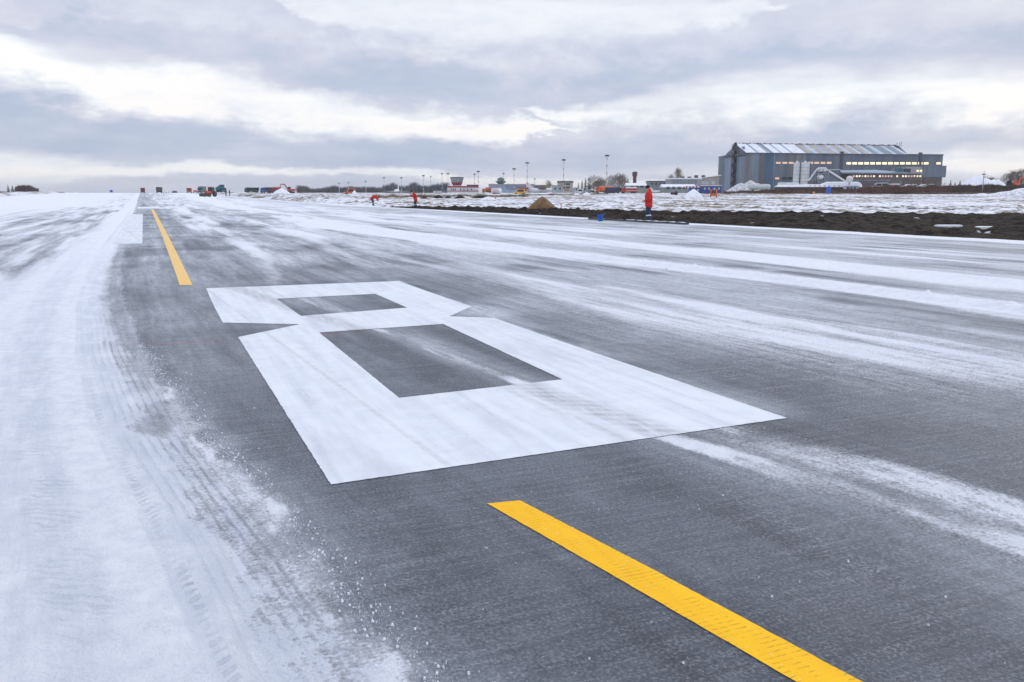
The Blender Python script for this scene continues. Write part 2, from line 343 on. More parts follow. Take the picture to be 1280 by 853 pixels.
def concrete_nodes(t, tc):
    """brushed grey concrete: cross-wise brush marks and grooves, joints and faint stains (metres)"""
    cross = t.noise(t.sc(tc, (.55, 7.0, 1)), 1.0, 5, .62); cross2 = t.noise(t.sc(tc, (3.0, 34.0, 1)), 1.0, 4, .6)
    blot = t.noise(tc, .8, 5, .65); grit = t.noise(tc, 170, 2, .6); pit = t.noise(tc, 46, 3, .65)
    f = t.m('ADD', t.m('ADD', t.m('MULTIPLY', cross, .10), t.m('MULTIPLY', cross2, .12)), t.m('ADD', t.m('MULTIPLY', blot, .34), t.m('ADD', t.m('MULTIPLY', grit, .20), t.m('MULTIPLY', pit, .24))))
    wv = t.n('ShaderNodeTexWave', {'Vector': t.sc(tc, (1, 1, 1)), 'Scale': 12.0, 'Distortion': 1.6, 'Detail': 2.0, 'Detail Scale': 4.0}, wave_type='BANDS', bands_direction='Y').outputs[1]
    return f, wv, pit, grit, blot
def mat_runway():
    m, t, bs = newmat('frosted_concrete_and_snow')
    tc = t.n('ShaderNodeTexCoord').outputs['Object']
    fl = t.n('ShaderNodeAttribute', attribute_name='flow').outputs['Vector']
    cv = t.n('ShaderNodeAttribute', attribute_name='snow').outputs['Fac']
    sp = t.n('ShaderNodeSeparateXYZ', {0: tc})
    f, wv, pit, grit, blot = concrete_nodes(t, tc)
    con = t.mix(t.ss(.36, .64, f), (.046, .056, .072, 1), (.150, .171, .203, 1))
    con = t.mix(t.m('MULTIPLY', t.ss(.48, .66, t.noise(t.sc(tc, (1.0, .7, 1)), .55, 6, .68)), .45), con, (.045, .051, .062, 1))
    con = t.mix(t.m('MULTIPLY', t.ss(.50, .68, t.noise(t.sc(tc, (1.2, .8, 1)), 2.6, 5, .7, )), .30), con, (.24, .26, .29, 1))
    con = t.mix(t.m('MULTIPLY', t.ss(14, 21, sp.outputs[0]), .55), con, (.27, .272, .272, 1))     # drier, dustier lane at the edge
    con = t.mix(t.m('MULTIPLY', t.m('MULTIPLY', wv, t.ss(.46, .64, blot)), .24), con, (.03, .033, .038, 1))
    # joints
    def joint(coord, step, off, wd):
        q = t.m('ABSOLUTE', t.m('SUBTRACT', t.m('FLOORED_MODULO', t.m('ADD', coord, off), step), step / 2)); return t.m('SUBTRACT', 1.0, t.ss(wd * .5, wd, q))
    j = t.m('MAXIMUM', joint(sp.outputs[1], 6.6, 3.3 - 8.45, .012), joint(sp.outputs[0], 7.5, 3.75 + .38, .012))
    jn = t.noise(tc, .7, 2)
    con = t.mix(t.m('MULTIPLY', j, t.mr(jn, .35, .65, .10, .6)), con, (.060, .045, .050, 1))
    rj = t.m('MULTIPLY', joint(sp.outputs[1], 400.0, 200 - 8.46, .045), t.m('SUBTRACT', 1.0, t.ss(1.6, 2.4, sp.outputs[0])))
    con = t.mix(t.m('MULTIPLY', rj, .8), con, (.20, .04, .05, 1))
    rub = t.noise(t.sc(fl, (5.5, .22, 1)), 1.0, 4, .6)
    con = t.mix(t.m('MULTIPLY', t.ss(.52, .72, rub), .55), con, (.040, .047, .058, 1))
    s1 = t.noise(t.sc(fl, (16, 1.3, 1)), 1.0, 5, .62); s2 = t.noise(t.sc(tc, (1, 1, 0)), 9, 6, .66); s3 = t.noise(tc, 75, 3, .65)
    trans = t.noise(t.sc(tc, (1.6, 26, 1)), 1.0, 4, .6)
    k = t.m('ADD', cv, t.m('MULTIPLY', t.m('SUBTRACT', s1, .5), .50))
    k = t.m('ADD', k, t.m('MULTIPLY', t.m('SUBTRACT', s2, .5), .55))
    k = t.m('ADD', k, t.m('MULTIPLY', t.m('SUBTRACT', s3, .5), .34))
    k = t.m('ADD', k, t.m('MULTIPLY', t.m('SUBTRACT', trans, .5), .16))
    fk = t.n('ShaderNodeAttribute', attribute_name='film').outputs['Fac']
    fn_ = t.m('ADD', t.m('MULTIPLY', s1, .35), t.m('ADD', t.m('MULTIPLY', s2, .30), t.m('MULTIPLY', s3, .35)))
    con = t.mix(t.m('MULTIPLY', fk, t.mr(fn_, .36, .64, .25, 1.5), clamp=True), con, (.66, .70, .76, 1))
    grn = t.noise(tc, 62, 5, .74); vor = t.n('ShaderNodeTexVoronoi', {'Vector': tc, 'Scale': 48.0, 'Randomness': 1.0}).outputs[0]
    nrg = t.m('SUBTRACT', 1.0, t.ss(8, 26, sp.outputs[1]))
    k = t.m('ADD', k, t.m('MULTIPLY', nrg, t.m('ADD', t.m('MULTIPLY', t.m('SUBTRACT', grn, .5), .95), t.m('MULTIPLY', t.m('SUBTRACT', .42, vor), .22))))
    fz = t.n('ShaderNodeSeparateXYZ', {0: fl}).outputs[2]
    def ridge(c, wd): return t.m('SUBTRACT', 1.0, t.ss(wd * .5, wd, t.m('ABSOLUTE', t.m('SUBTRACT', fz, c))))
    yy = sp.outputs[1]; nr = t.m('SUBTRACT', 1.0, t.ss(7, 14, yy)); chop = t.ss(.38, .60, t.noise(tc, 1.6, 3, .6))
    lug1 = t.ss(.1, .6, t.m('SINE', t.m('ADD', t.m('ADD', t.m('MULTIPLY', yy, 110), t.m('MULTIPLY', s2, 9)), t.m('MULTIPLY', fz, 60)))); lug2 = t.ss(.2, .7, t.m('SINE', t.m('SUBTRACT', t.m('ADD', t.m('MULTIPLY', yy, 95), t.m('MULTIPLY', s2, 16)), t.m('MULTIPLY', fz, 70))))
    rib = t.ss(.2, .9, t.m('SINE', t.m('ADD', t.m('MULTIPLY', fz, 120), t.m('MULTIPLY', s2, 3))))
    tread = t.m('MAXIMUM', t.m('MULTIPLY', t.m('MULTIPLY', ridge(.50, .030), lug1), .6), t.m('MULTIPLY', t.m('MULTIPLY', ridge(.86, .16), lug2), t.m('MULTIPLY', t.ss(.42, .66, t.noise(tc, 3.1, 4, .7)), .6)))
    tread = t.m('MAXIMUM', tread, t.m('MULTIPLY', t.m('MULTIPLY', ridge(.27, .22), rib), .55)); tread = t.m('MAXIMUM', tread, t.m('MULTIPLY', t.m('MULTIPLY', ridge(1.45, .13), lug1), .6))
    tread = t.m('MULTIPLY', t.m('MULTIPLY', tread, nr), t.mr(chop, 0, 1, .25, 1))
    k = t.m('SUBTRACT', k, t.m('MULTIPLY', tread, .22))
    half = t.mr(nrg, 0, 1, .44, .27)
    msk = t.ss(t.m('SUBTRACT', .54, half), t.m('ADD', .54, half), k)
    frost = t.m('MULTIPLY', t.ss(.44, .74, t.m('ADD', t.m('MULTIPLY', s3, .65), t.m('MULTIPLY', trans, .35))), t.mr(cv, -.05, .35, .13, .6))
    crumb = t.m('MULTIPLY', t.ss(.635, .69, t.noise(tc, 34, 4, .72)), t.m('MULTIPLY', t.mr(cv, 0.0, .25, .45, .9), t.ss(.38, .62, t.noise(tc, 1.1, 4, .6))))
    msk = t.m('MAXIMUM', msk, t.m('MAXIMUM', frost, crumb))
    snow = t.mix(t.ss(.35, .65, s2), (.86, .885, .93, 1), (.78, .81, .87, 1))
    snow = t.mix(t.m('MULTIPLY', t.ss(.45, .7, t.noise(t.sc(tc, (1, .5, 1)), 1.3, 5, .65)), .25), snow, (.62, .66, .74, 1))
    pk = t.m('MAXIMUM', t.m('MULTIPLY', ridge(.30, .24), .8), t.m('MAXIMUM', t.m('MULTIPLY', ridge(.92, .22), .55), t.m('MAXIMUM', t.m('MULTIPLY', ridge(1.62, .26), .5), t.m('MULTIPLY', ridge(.52, .05), .6))))
    pk = t.m('MULTIPLY', pk, t.m('MULTIPLY', t.m('SUBTRACT', 1.0, t.ss(10, 30, yy)), t.ss(.34, .62, t.m('ADD', t.m('MULTIPLY', s1, .45), t.m('MULTIPLY', t.noise(tc, 2.2, 5, .68), .55)))))
    snow = t.mix(t.m('MULTIPLY', pk, .85), snow, (.56, .61, .70, 1))
    snow = t.mix(t.m('MULTIPLY', t.m('MULTIPLY', tread, .7), nr), snow, (.48, .53, .62, 1))  # packed snow greyed; weak shading of the tread grooves is put into the colour too
    snow = t.mix(t.m('MULTIPLY', t.ss(.50, .66, t.m('ADD', t.m('MULTIPLY', grn, .6), t.m('MULTIPLY', s2, .4))), .55), snow, (.62, .66, .74, 1))
    t.put(bs, 'Base Color', t.mix(msk, con, snow))
    t.put(bs, 'Roughness', t.mr(msk, 0, 1, .62, .85)); bs.inputs['Specular IOR Level'].default_value = .30
    hgt = t.m('ADD', t.m('MULTIPLY', msk, 1.0), t.m('ADD', t.m('MULTIPLY', s2, 1.1), t.m('ADD', t.m('MULTIPLY', s3, .45), t.m('MULTIPLY', grn, .9))))
    hgt = t.m('SUBTRACT', hgt, t.m('MULTIPLY', tread, .7))
    hgt = t.m('ADD', hgt, t.m('MULTIPLY', t.m('SUBTRACT', 1.0, msk), t.m('ADD', t.m('MULTIPLY', grit, .25), t.m('MULTIPLY', wv, -.15))))
    t.put(bs, 'Normal', t.n('ShaderNodeBump', {'Strength': .8, 'Distance': .02, 'Height': hgt}).outputs[0])
    return m
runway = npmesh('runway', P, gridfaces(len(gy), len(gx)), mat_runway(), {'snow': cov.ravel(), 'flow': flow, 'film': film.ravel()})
tag(runway, 'grey concrete runway streaked with wind-blown snow', kind='structure')
# ------------------------------------------------------------------ painted markings, thin sheets of paint on the concrete
def mat_paint(name, base, worn, yellow):
    m, t, bs = newmat(name)
    tc = t.n('ShaderNodeTexCoord').outputs['Object']
    f, wv, pit, grit, blot = concrete_nodes(t, tc)
    s1 = t.noise(t.sc(tc, (9, .55, 1)), 1.0, 5, .6); s2 = t.noise(tc, 5, 5, .65); s3 = t.noise(tc, 60, 3, .6)
    col = t.mix(t.ss(.35, .7, t.m('ADD', t.m('MULTIPLY', s1, .6), t.m('MULTIPLY', s2, .4))), base, worn)
    sp = t.n('ShaderNodeSeparateXYZ', {0: tc})
    if yellow:
        g2 = t.m('MULTIPLY', t.ss(.80, .97, wv), t.ss(.46, .62, t.noise(t.sc(tc, (22, 5, 1)), 1.0, 3, .6)))
        g2 = t.m('MULTIPLY', g2, t.mr(sp.outputs[1], 1.6, 4.5, .45, .08))
        col = t.mix(g2, col, (.16, .085, .012, 1))
        col = t.mix(t.m('MULTIPLY', t.ss(.67, .72, t.noise(tc, 60, 3, .65)), .6), col, (.8, .8, .8, 1))
        col = t.mix(t.mr(sp.outputs[1], 8, 16, .0, .50), col, (.74, .60, .40, 1))     # the far dash is frosted
    else:
        def band_at(x0, slope, wd): return t.m('SUBTRACT', 1.0, t.ss(wd * .3, wd, t.m('ABSOLUTE', t.m('SUBTRACT', sp.outputs[0], t.m('ADD', x0, t.m('MULTIPLY', sp.outputs[1], slope))))))
        tr = t.m('MAXIMUM', t.m('MULTIPLY', band_at(3.42, -.17, .19), .85), t.m('MULTIPLY', band_at(2.86, -.10, .05), .35))
        tr = t.m('MAXIMUM', tr, t.m('MULTIPLY', band_at(1.62, -.065, .03), .4))
        tr = t.m('MULTIPLY', tr, t.mr(t.m('SINE', t.m('ADD', t.m('MULTIPLY', sp.outputs[1], 48), t.m('MULTIPLY', sp.outputs[0], 25))), -1, 1, .55, 1.0))
        tr = t.m('MULTIPLY', tr, t.mr(t.noise(t.sc(tc, (14, 3, 1)), 1.0, 4, .7), .35, .65, .25, 1.0))
        col = t.mix(t.m('MULTIPLY', t.ss(.50, .70, t.noise(t.sc(tc, (2.2, .35, 1)), 1.0, 5, .65)), .5), col, (.50, .52, .56, 1))
        col = t.mix(tr, col, (.35, .35, .36, 1))
        col = t.mix(t.m('MULTIPLY', t.ss(.57, .70, t.m('ADD', t.m('MULTIPLY', s3, .5), t.m('MULTIPLY', s1, .5))), .65), col, (.42, .44, .48, 1))
    t.put(bs, 'Base Color', col); bs.inputs['Roughness'].default_value = .7; bs.inputs['Specular IOR Level'].default_value = .3
    t.put(bs, 'Normal', t.n('ShaderNodeBump', {'Strength': .5, 'Distance': .004, 'Height': t.m('ADD', f, t.m('MULTIPLY', wv, -.3))}).outputs[0])
    return m
WHITE = mat_paint('white_marking_paint', (.77, .80, .835, 1), (.63, .66, .71, 1), False)
YELL = mat_paint('yellow_marking_paint', (1.0, .56, .003, 1), (.92, .47, .004, 1), True)
PZ = .0055
def paint(name, loops, m, label, group=None):
    """outline loops filled into one paint sheet with soft, slightly ragged edges"""
    bm = bmesh.new(); es = []
    for lp in loops:
        pts = []
        for i, a in enumerate(lp):
            b = lp[(i + 1) % len(lp)]; n = max(1, int(math.hypot(b[0] - a[0], b[1] - a[1]) / .03)) if max(a[1], b[1]) < 20 else 24
            for q in range(n):
                x, y = a[0] + (b[0] - a[0]) * q / n, a[1] + (b[1] - a[1]) * q / n; j = (.0028 if m is WHITE else .0015) if q else 0
                pts.append((x + random.uniform(-j, j), y + random.uniform(-j, j)))
        vv = [bm.verts.new((x, y, PZ + float(tz(x, y)))) for x, y in pts]
        es += [bm.edges.new((vv[i], vv[(i + 1) % len(vv)])) for i in range(len(vv))]
    bmesh.ops.triangle_fill(bm, use_beauty=True, use_dissolve=False, edges=es)
    for f in bm.faces:
        if f.normal.z < 0: f.normal_flip()
    me = bpy.data.meshes.new(name); bm.to_mesh(me); bm.free(); me.materials.append(m)
    o = bpy.data.objects.new(name, me); COL.objects.link(o); return tag(o, label, 'runway marking', group)
# the printed outline is the one measured on the ground; sheets sit a little above the concrete and its frost
paint('painted_number', [
    [(.74, 3.94), (3.64, 4.03), (3.60, 6.4), (3.58, 8.80), (3.16, 9.13), (3.70, 9.84), (3.70, 11.6), (3.72, 13.25), (.76, 13.36), (.72, 11.5), (.70, 9.66), (1.46, 9.20), (.76, 8.60), (.75, 6.3)],
    [(1.55, 8.56), (2.90, 8.60), (2.84, 5.60), (1.53, 5.52)],
    [(1.55, 11.62), (2.92, 11.65), (2.92, 10.05), (1.58, 9.84)]], WHITE, 'large white number 8 painted on the grey concrete between two yellow lines')
paint('painted_line', [[(1.345, 3.40), (1.50, 3.375), (1.66, 2.55), (1.815, 1.66), (2.01, .6), (1.84, .5), (1.64, 1.73), (1.49, 2.6)]], YELL,
      'broad bright yellow painted line in front of the white number 8', 'yellow lines painted on the runway')
paint('painted_line', [[(.415, 14.0), (.60, 13.93), (.66, 30), (.74, 86), (.50, 86.2), (.47, 30)]], YELL,
      'long thin frosted yellow line running away beyond the white number 8', 'yellow lines painted on the runway')
paint('painted_stripe', [[(-.95, 66), (-.17, 65.7), (-.14, 26.4), (-.95, 26.6)]], WHITE, 'white painted bar half buried by snow left of the thin yellow line')
# loose crumbs of snow lying along the broken edge and on the swept ridge
rng = np.random.default_rng(5)
def crumbs(name, xs, ys, rs, m, label):
    V = []; Fc = []
    base = np.array([(1, 0, 0), (0, 1, 0), (-1, 0, 0), (0, -1, 0), (.6, .2, .7), (-.1, .6, .75), (-.6, -.1, .65), (.1, -.6, .7)], float); fs = [(0, 1, 5, 4), (1, 2, 6, 5), (2, 3, 7, 6), (3, 0, 4, 7), (4, 5, 6, 7)]
    for x, y, r in zip(xs, ys, rs):
        a = rng.uniform(0, PI); c, s_ = math.cos(a), math.sin(a); o = len(V)
        q = base * rng.uniform(.7, 1.25, (8, 1)) * r * np.array([1, 1, .75])
        for p in q: V.append((x + p[0] * c - p[1] * s_, y + p[0] * s_ + p[1] * c, max(0, p[2]) + .003 + float(tz(x, y)) + (.004 if p[2] > 0 else 0)))
        Fc += [tuple(i + o for i in f) for f in fs]
    me = bpy.data.meshes.new(name); me.from_pydata(V, [], Fc); me.materials.append(m)
    o = bpy.data.objects.new(name, me); COL.objects.link(o); return tag(o, label, kind='stuff')
SNOW = mat('loose_snow', (.82, .845, .89), .9, .10, 3.0)
ys = rng.uniform(.6, 8.5, 3600) ** 1.0; xs = edge(ys) + .02 + np.abs(rng.normal(0, .055, 3600)) * np.sign(rng.uniform(-1, .7, 3600)) ; rs = .0010 + .006 * rng.random(3600) ** 6
ys2 = rng.uniform(3, 34, 2600); xs2 = np.interp(ys2, [3, 8, 13.5, 20, 28, 37], [9.8, 9.75, 9.45, 8.73, 8.2, 7.8]) + rng.normal(0, .13, 2600); rs2 = .008 + .035 * rng.random(2600) ** 3
ys3 = rng.uniform(1.5, 12, 500); xs3 = rng.uniform(-.2, 7, 500); rs3 = .002 + .005 * rng.random(500) ** 3
keep = ~((xs3 > .6) & (xs3 < 3.8) & (ys3 > 3.9) & (ys3 < 13.5))
crumbs('snow_crumbs', np.r_[xs, xs2, xs3[keep]], np.r_[ys, ys2, ys3[keep]], np.r_[rs, rs2, rs3[keep]], SNOW, 'small crumbs of loose snow scattered over the runway')
# ------------------------------------------------------------------ the airfield ground out to the horizon
az_ = np.radians(np.r_[np.arange(-110, -14, 2.0), np.arange(-14, 64, .125), np.arange(64, 140, 2.0)])
rr = 3 * 1.021 ** np.arange(0, int(math.log(4500 / 3) / math.log(1.021)) + 1)
rr = np.unique(np.r_[rr, np.arange(60, 130, 1.1)])
AZ, RR = np.meshgrid(az_, rr); GX = RR * np.sin(AZ); GY = RR * np.cos(AZ)
SWY, SWX = [-25, 10, 25, 36, 44, 47, 55, 65, 78, 86, 90], [46, 42, 34, 26, 18, 13, 8.5, 8, 6.5, 2.5, .6]
def field_h(x, y):
    h = tz(x, y)
    off = sm(24.6, 27, x) + sm(34.5, 38, -x); off = np.clip(off, 0, 1)
    r = np.hypot(x, y)
    rough = (fbm(x * .9, y * .9, 101, 3) - .45) * .42 * off * (1 - sm(260, 420, r)) + (fbm(x * .06, y * .06, 105, 3) - .5) * .8 * off * sm(40, 90, x)
    berm = sm(25.5, 29, x) * (1 - sm(33, 44, x)) * sm(95, 150, y) * (1 - .6 * sm(330, 420, y)) * (.55 + .9 * fbm(x * .25, y * .16, 107, 3) * fbm(x * .9, y * .9, 109, 3) * 2)
    bl = sm(36, 39, -x) * (1 - sm(42, 50, -x)) * sm(60, 120, y) * (.3 + .6 * fbm(x * .3, y * .2, 117, 3))
    h = h - .55 * sm(24, 25, x) * (1 - sm(-.8, .6, x - 24.2 - np.interp(y, SWY, SWX))) * (y > -25) * (y < 88)
    return h - .12 * (1 - off) + np.where(off > 0, rough, 0) + berm * .75 + bl
GZ = field_h(GX, GY)
def mat_field():
    m, t, bs = newmat('snowy_field')
    tc = t.n('ShaderNodeTexCoord').outputs['Object']; sp = t.n('ShaderNodeSeparateXYZ', {0: tc}); X, Y, Zc = sp.outputs
    a = t.noise(tc, .9, 5, .65); b = t.noise(t.sc(tc, (.10, .028, .05)), 1.0, 5, .6); c = t.noise(tc, 3.0, 3, .65); bb = t.noise(t.sc(tc, (.35, .06, .1)), 1.0, 4, .6)
    k = t.m('ADD', t.m('MULTIPLY', a, .45), t.m('ADD', t.m('MULTIPLY', b, .30), t.m('ADD', t.m('MULTIPLY', c, .14), t.m('MULTIPLY', bb, .2))))
    trk = t.m('SUBTRACT', 1.0, t.ss(1.0, 3.2, t.m('ABSOLUTE', t.m('SUBTRACT', X, t.m('ADD', 71, t.m('MULTIPLY', t.m('SUBTRACT', b, .5), 10))))))
    trk = t.m('MULTIPLY', trk, t.m('SUBTRACT', 1.0, t.ss(105, 150, Y)))
    trk2 = t.m('MULTIPLY', t.ss(.57, .63, t.noise(t.sc(tc, (.045, .014, .02)), 1.0, 3, .5)), t.ss(80, 120, X))
    dirt = t.m('ADD', t.ss(.515, .605, k), t.m('MULTIPLY', t.m('MAXIMUM', trk, t.m('MULTIPLY', trk2, .8)), t.ss(.40, .56, a)), clamp=True)
    dirtc = t.mix(t.ss(.4, .6, b), (.075, .058, .045, 1), (.17, .125, .075, 1))
    snow = t.mix(t.ss(.35, .65, a), (.84, .855, .89, 1), (.72, .74, .80, 1))
    t.put(bs, 'Base Color', t.mix(dirt, snow, dirtc)); bs.inputs['Roughness'].default_value = .9; bs.inputs['Specular IOR Level'].default_value = .15
    t.put(bs, 'Normal', t.n('ShaderNodeBump', {'Strength': .8, 'Distance': .25, 'Height': t.m('ADD', a, t.m('MULTIPLY', c, .3))}).outputs[0])
    return m
g = npmesh('ground', np.stack([GX.ravel(), GY.ravel(), GZ.ravel()], 1), gridfaces(len(rr), len(az_)), mat_field())
tag(g, 'snow covered airfield ground beyond the runway', kind='structure')
# turned dark soil along the runway edge
def mat_soil():
    m, t, bs = newmat('dark_turned_soil')
    tc = t.n('ShaderNodeTexCoord').outputs['Object']; a = t.noise(tc, 1.1, 6, .7); b = t.noise(tc, 5.5, 4, .7)
    c = t.mix(t.ss(.42, .60, t.m('ADD', t.m('MULTIPLY', a, .6), t.m('MULTIPLY', b, .4))), (.008, .0065, .0055, 1), (.056, .041, .032, 1))
    c = t.mix(t.m('MULTIPLY', t.ss(.655, .70, t.noise(t.sc(tc, (.6, .9, 1)), .9, 6, .62)), .8), c, (.75, .77, .80, 1))
    t.put(bs, 'Base Color', c); bs.inputs['Roughness'].default_value = .95; bs.inputs['Specular IOR Level'].default_value = .1
    t.put(bs, 'Normal', t.n('ShaderNodeBump', {'Strength': 1.0, 'Distance': .22, 'Height': t.m('ADD', a, t.m('MULTIPLY', b, .5))}).outputs[0])
    return m
SOIL = mat_soil()
sy_ = spaced([(-25, 10, .8, .2), (10, 50, .2, .3), (50, 89, .3, .4)]); su = np.linspace(0, 1, 70)
UU, VV = np.meshgrid(su, sy_)
wid = np.interp(VV, [-25, 10, 25, 36, 44, 47, 55, 65, 78, 86, 90, 112], [46, 42, 34, 26, 18, 13, 8.5, 8, 6.5, 2.5, .6, .4]) + 1.6 * (fbm(VV * .25, VV * 0, 131, 4) - .5)
SX = 24.15 + .5 * (fbm(VV * .4, VV * 0 + 9, 133, 4) - .5) * np.interp(UU, [0, .1], [1, 0]) + UU * wid
prof = np.interp(UU, [0, .04, .14, .5, .84, .93, 1.0], [-.10, .05, .08, .06, .10, .08, -.25])
SZ = tz(SX, VV) + prof * np.interp(VV, [-25, 60, 80, 92, 112], [1.2, 1.0, .9, .3, -2]) + (fbm(SX * 1.6, VV * 1.6, 135, 4) - .45 + .5 * (fbm(SX * 4.5, VV * 4.5, 137, 2) - .5)) * .40 * np.interp(UU, [0, .06, .9, 1], [0, 1, 1, 0]) + np.interp(UU, [.7, .85, .95, 1], [0, .20, .10, 0]) * fbm(SX * 1.6, VV * 1.9, 139, 4) * np.interp(VV, [-25, 80, 92], [1, .8, 0])
o = npmesh('soil_strip', np.stack([SX.ravel(), SZ.ravel() * 0 + VV.ravel(), SZ.ravel()], 1), gridfaces(len(sy_), len(su)), SOIL)
tag(o, 'band of dark turned soil along the far edge of the runway', kind='structure')
# service road across the field
ROAD = mat('wet_asphalt_road', (.10, .105, .125), .55, .3, .2)
pl = [(198, 60), (228, 120), (251, 180), (281, 255), (309, 335), (330, 420)]
mb = MB()
for (x0, y0), (x1, y1) in zip(pl, pl[1:]):
    for k in range(8):
        q = [(x0 + (x1 - x0) * j / 8, y0 + (y1 - y0) * j / 8) for j in (k, k + 1)]
        pts = [(x + dx, y, float(tz(x, y)) + .55) for (x, y) in q for dx in (-4, 4)]
        mb.quad(pts[0], pts[1], pts[3], pts[2])
tag(mb.build('service_road', ROAD), 'dark wet service road crossing the snowy field', kind='structure')
# ------------------------------------------------------------------ shared materials
GLASS = mat('dark_glass', (.03, .035, .045), .15, .2); TYRE = mat('black_rubber', (.018, .018, .02), .85, .2); STEEL = mat('grey_steel', (.28, .30, .32), .5, .2, 2, .4)
DKST = mat('dark_steel', (.05, .055, .065), .6, .3); RED = mat('red_paint', (.55, .045, .03), .45, .25, .8); ORANGE = mat('orange_paint', (.72, .15, .025), .45, .25, .8)
WHITEP = mat('white_paint', (.78, .79, .80), .5, .12, .6); BLUEP = mat('blue_paint', (.03, .10, .42), .5, .25, .6); NAVY = mat('navy_paint', (.025, .035, .08), .55, .3, .6)
TEAL = mat('teal_paint', (.02, .16, .20), .5, .25, .6); YELP = mat('yellow_paint', (.75, .38, .03), .5, .2, .6); GREYP = mat('grey_paint', (.30, .32, .34), .6, .2, .6)
SNOWCAP = mat('settled_snow', (.82, .85, .90), .9, .08, .8, bump=.1)
LIT = mat('lit_window_glow', (1.0, .80, .54), .4, .22, .55, emit=.8); DIM = mat('dim_window_glow', (.80, .55, .42), .4, .3, .5, emit=.36)
def wheels(r, xs, y, rad, wid=.3, rim=True):
    for x in xs:
        for sd_ in (-1, 1):
            b = MB(); b.lathe([(rad * .55, -wid / 2), (rad * .95, -wid / 2), (rad, -wid * .3), (rad, wid * .3), (rad * .95, wid / 2), (rad * .55, wid / 2)], 14, (x, sd_ * y, rad), 'y')
            wh = b.build('wheel', TYRE, r)
            if rim: MB().lathe([(.02, -wid * .5), (rad * .56, -wid * .5), (rad * .56, wid * .5), (.02, wid * .5)], 12, (x, sd_ * y, rad), 'y').build('rim', STEEL, wh)
def cab_truck(r, paint, x0=-3.2, wdt=2.4, hgt=2.7, ln=1.9):
    """cab whose nose points to -x"""
    w2 = wdt / 2
    b = MB(); b.box(x0, x0 + ln, -w2, w2, .75, hgt, .12, top=(.35, .05, .1, .1)); c = b.build('cab', paint, r)
    b = MB(); b.quad((x0 + .12, -w2 + .25, 1.65), (x0 + .12, w2 - .25, 1.65), (x0 + .30, w2 - .3, hgt - .25), (x0 + .30, -w2 + .3, hgt - .25))
    b.T = Matrix.Translation((-.035, 0, 0)); b.v = [tuple(b.T @ Vector(p)) for p in b.v]; b.build('windscreen', GLASS, r)
    for sd_ in (-1, 1):
        y = sd_ * (w2 + .012)
        MB().box(x0 + .5, x0 + ln - .45, y - .012, y + .012, 1.7, hgt - .4).build('side_window', GLASS, r)
        MB().ball((x0 - .02, sd_ * (w2 - .4), 1.0), (.08, .15, .13)).build('headlight', WHITEP, r)
    MB().box(x0 - .08, x0 + .12, -w2, w2, .45, .8, .05).build('bumper', DKST, r)
def dump_truck(px, D, label, paint, bed, yaw=0.0, raised=0.0, group='construction trucks far along the runway', cat='dump truck'):
    r = root('dump_truck', label, cat, px, D, yaw, group)
    cab_truck(r, paint); MB().box(-3.1, 3.6, -.45, .45, .6, .9).build('chassis', DKST, r)
    b = MB(); b.T = Matrix.Translation((3.3, 0, 1.0)) @ Matrix.Rotation(raised, 4, 'Y') @ Matrix.Translation((-3.3, 0, -1.0))
    b.rings([[(-1.1, -1.2, 1.0), (3.6, -1.2, 1.0), (3.6, 1.2, 1.0), (-1.1, 1.2, 1.0)], [(-1.35, -1.3, 2.75), (3.85, -1.3, 2.75), (3.85, 1.3, 2.75), (-1.35, 1.3, 2.75)], [(-1.2, -1.15, 2.75), (3.7, -1.15, 2.75), (3.7, 1.15, 2.75), (-1.2, 1.15, 2.75)], [(-1.0, -1.1, 1.7), (3.5, -1.1, 1.7), (3.5, 1.1, 1.7), (-1.0, 1.1, 1.7)]])
    b.box(-1.9, -1.3, -1.25, 1.25, 2.6, 2.8)
    for x in (-.2, 1.2, 2.6):
        for y0, y1 in ((-1.37, -1.27), (1.27, 1.37)): b.box(x - .06, x + .06, y0, y1, 1.05, 2.7)
    b.build('dump_bed', bed, r); wheels(r, (-2.2, 1.6, 2.8), 1.0, .52, .42)
    return r
def box_truck(px, D, label, paint, boxm, yaw=0.0, hgt=3.3, group='construction trucks far along the runway'):
    r = root('box_truck', label, 'truck', px, D, yaw, group); cab_truck(r, paint)
    MB().box(-3.1, 3.9, -.45, .45, .6, .95).build('chassis', DKST, r)
    b = MB(); b.box(-1.15, 4.0, -1.25, 1.25, 1.0, hgt, .05)
    for x in (-.2, .8, 1.8, 2.8): b.box(x, x + .06, -1.28, 1.28, 1.05, hgt - .1)
    cb = b.build('cargo_box', boxm, r); MB().box(4.0, 4.03, -1.1, 1.1, 1.1, hgt - .1).build('rear_door', DKST, cb)
    for s_ in (-1, 1): MB().box(4.0, 4.06, s_ * .95 - .14, s_ * .95 + .14, .8, .95).build('tail_light', RED, r)
    wheels(r, (-2.2, 1.7, 2.9), 1.0, .52, .42); return r
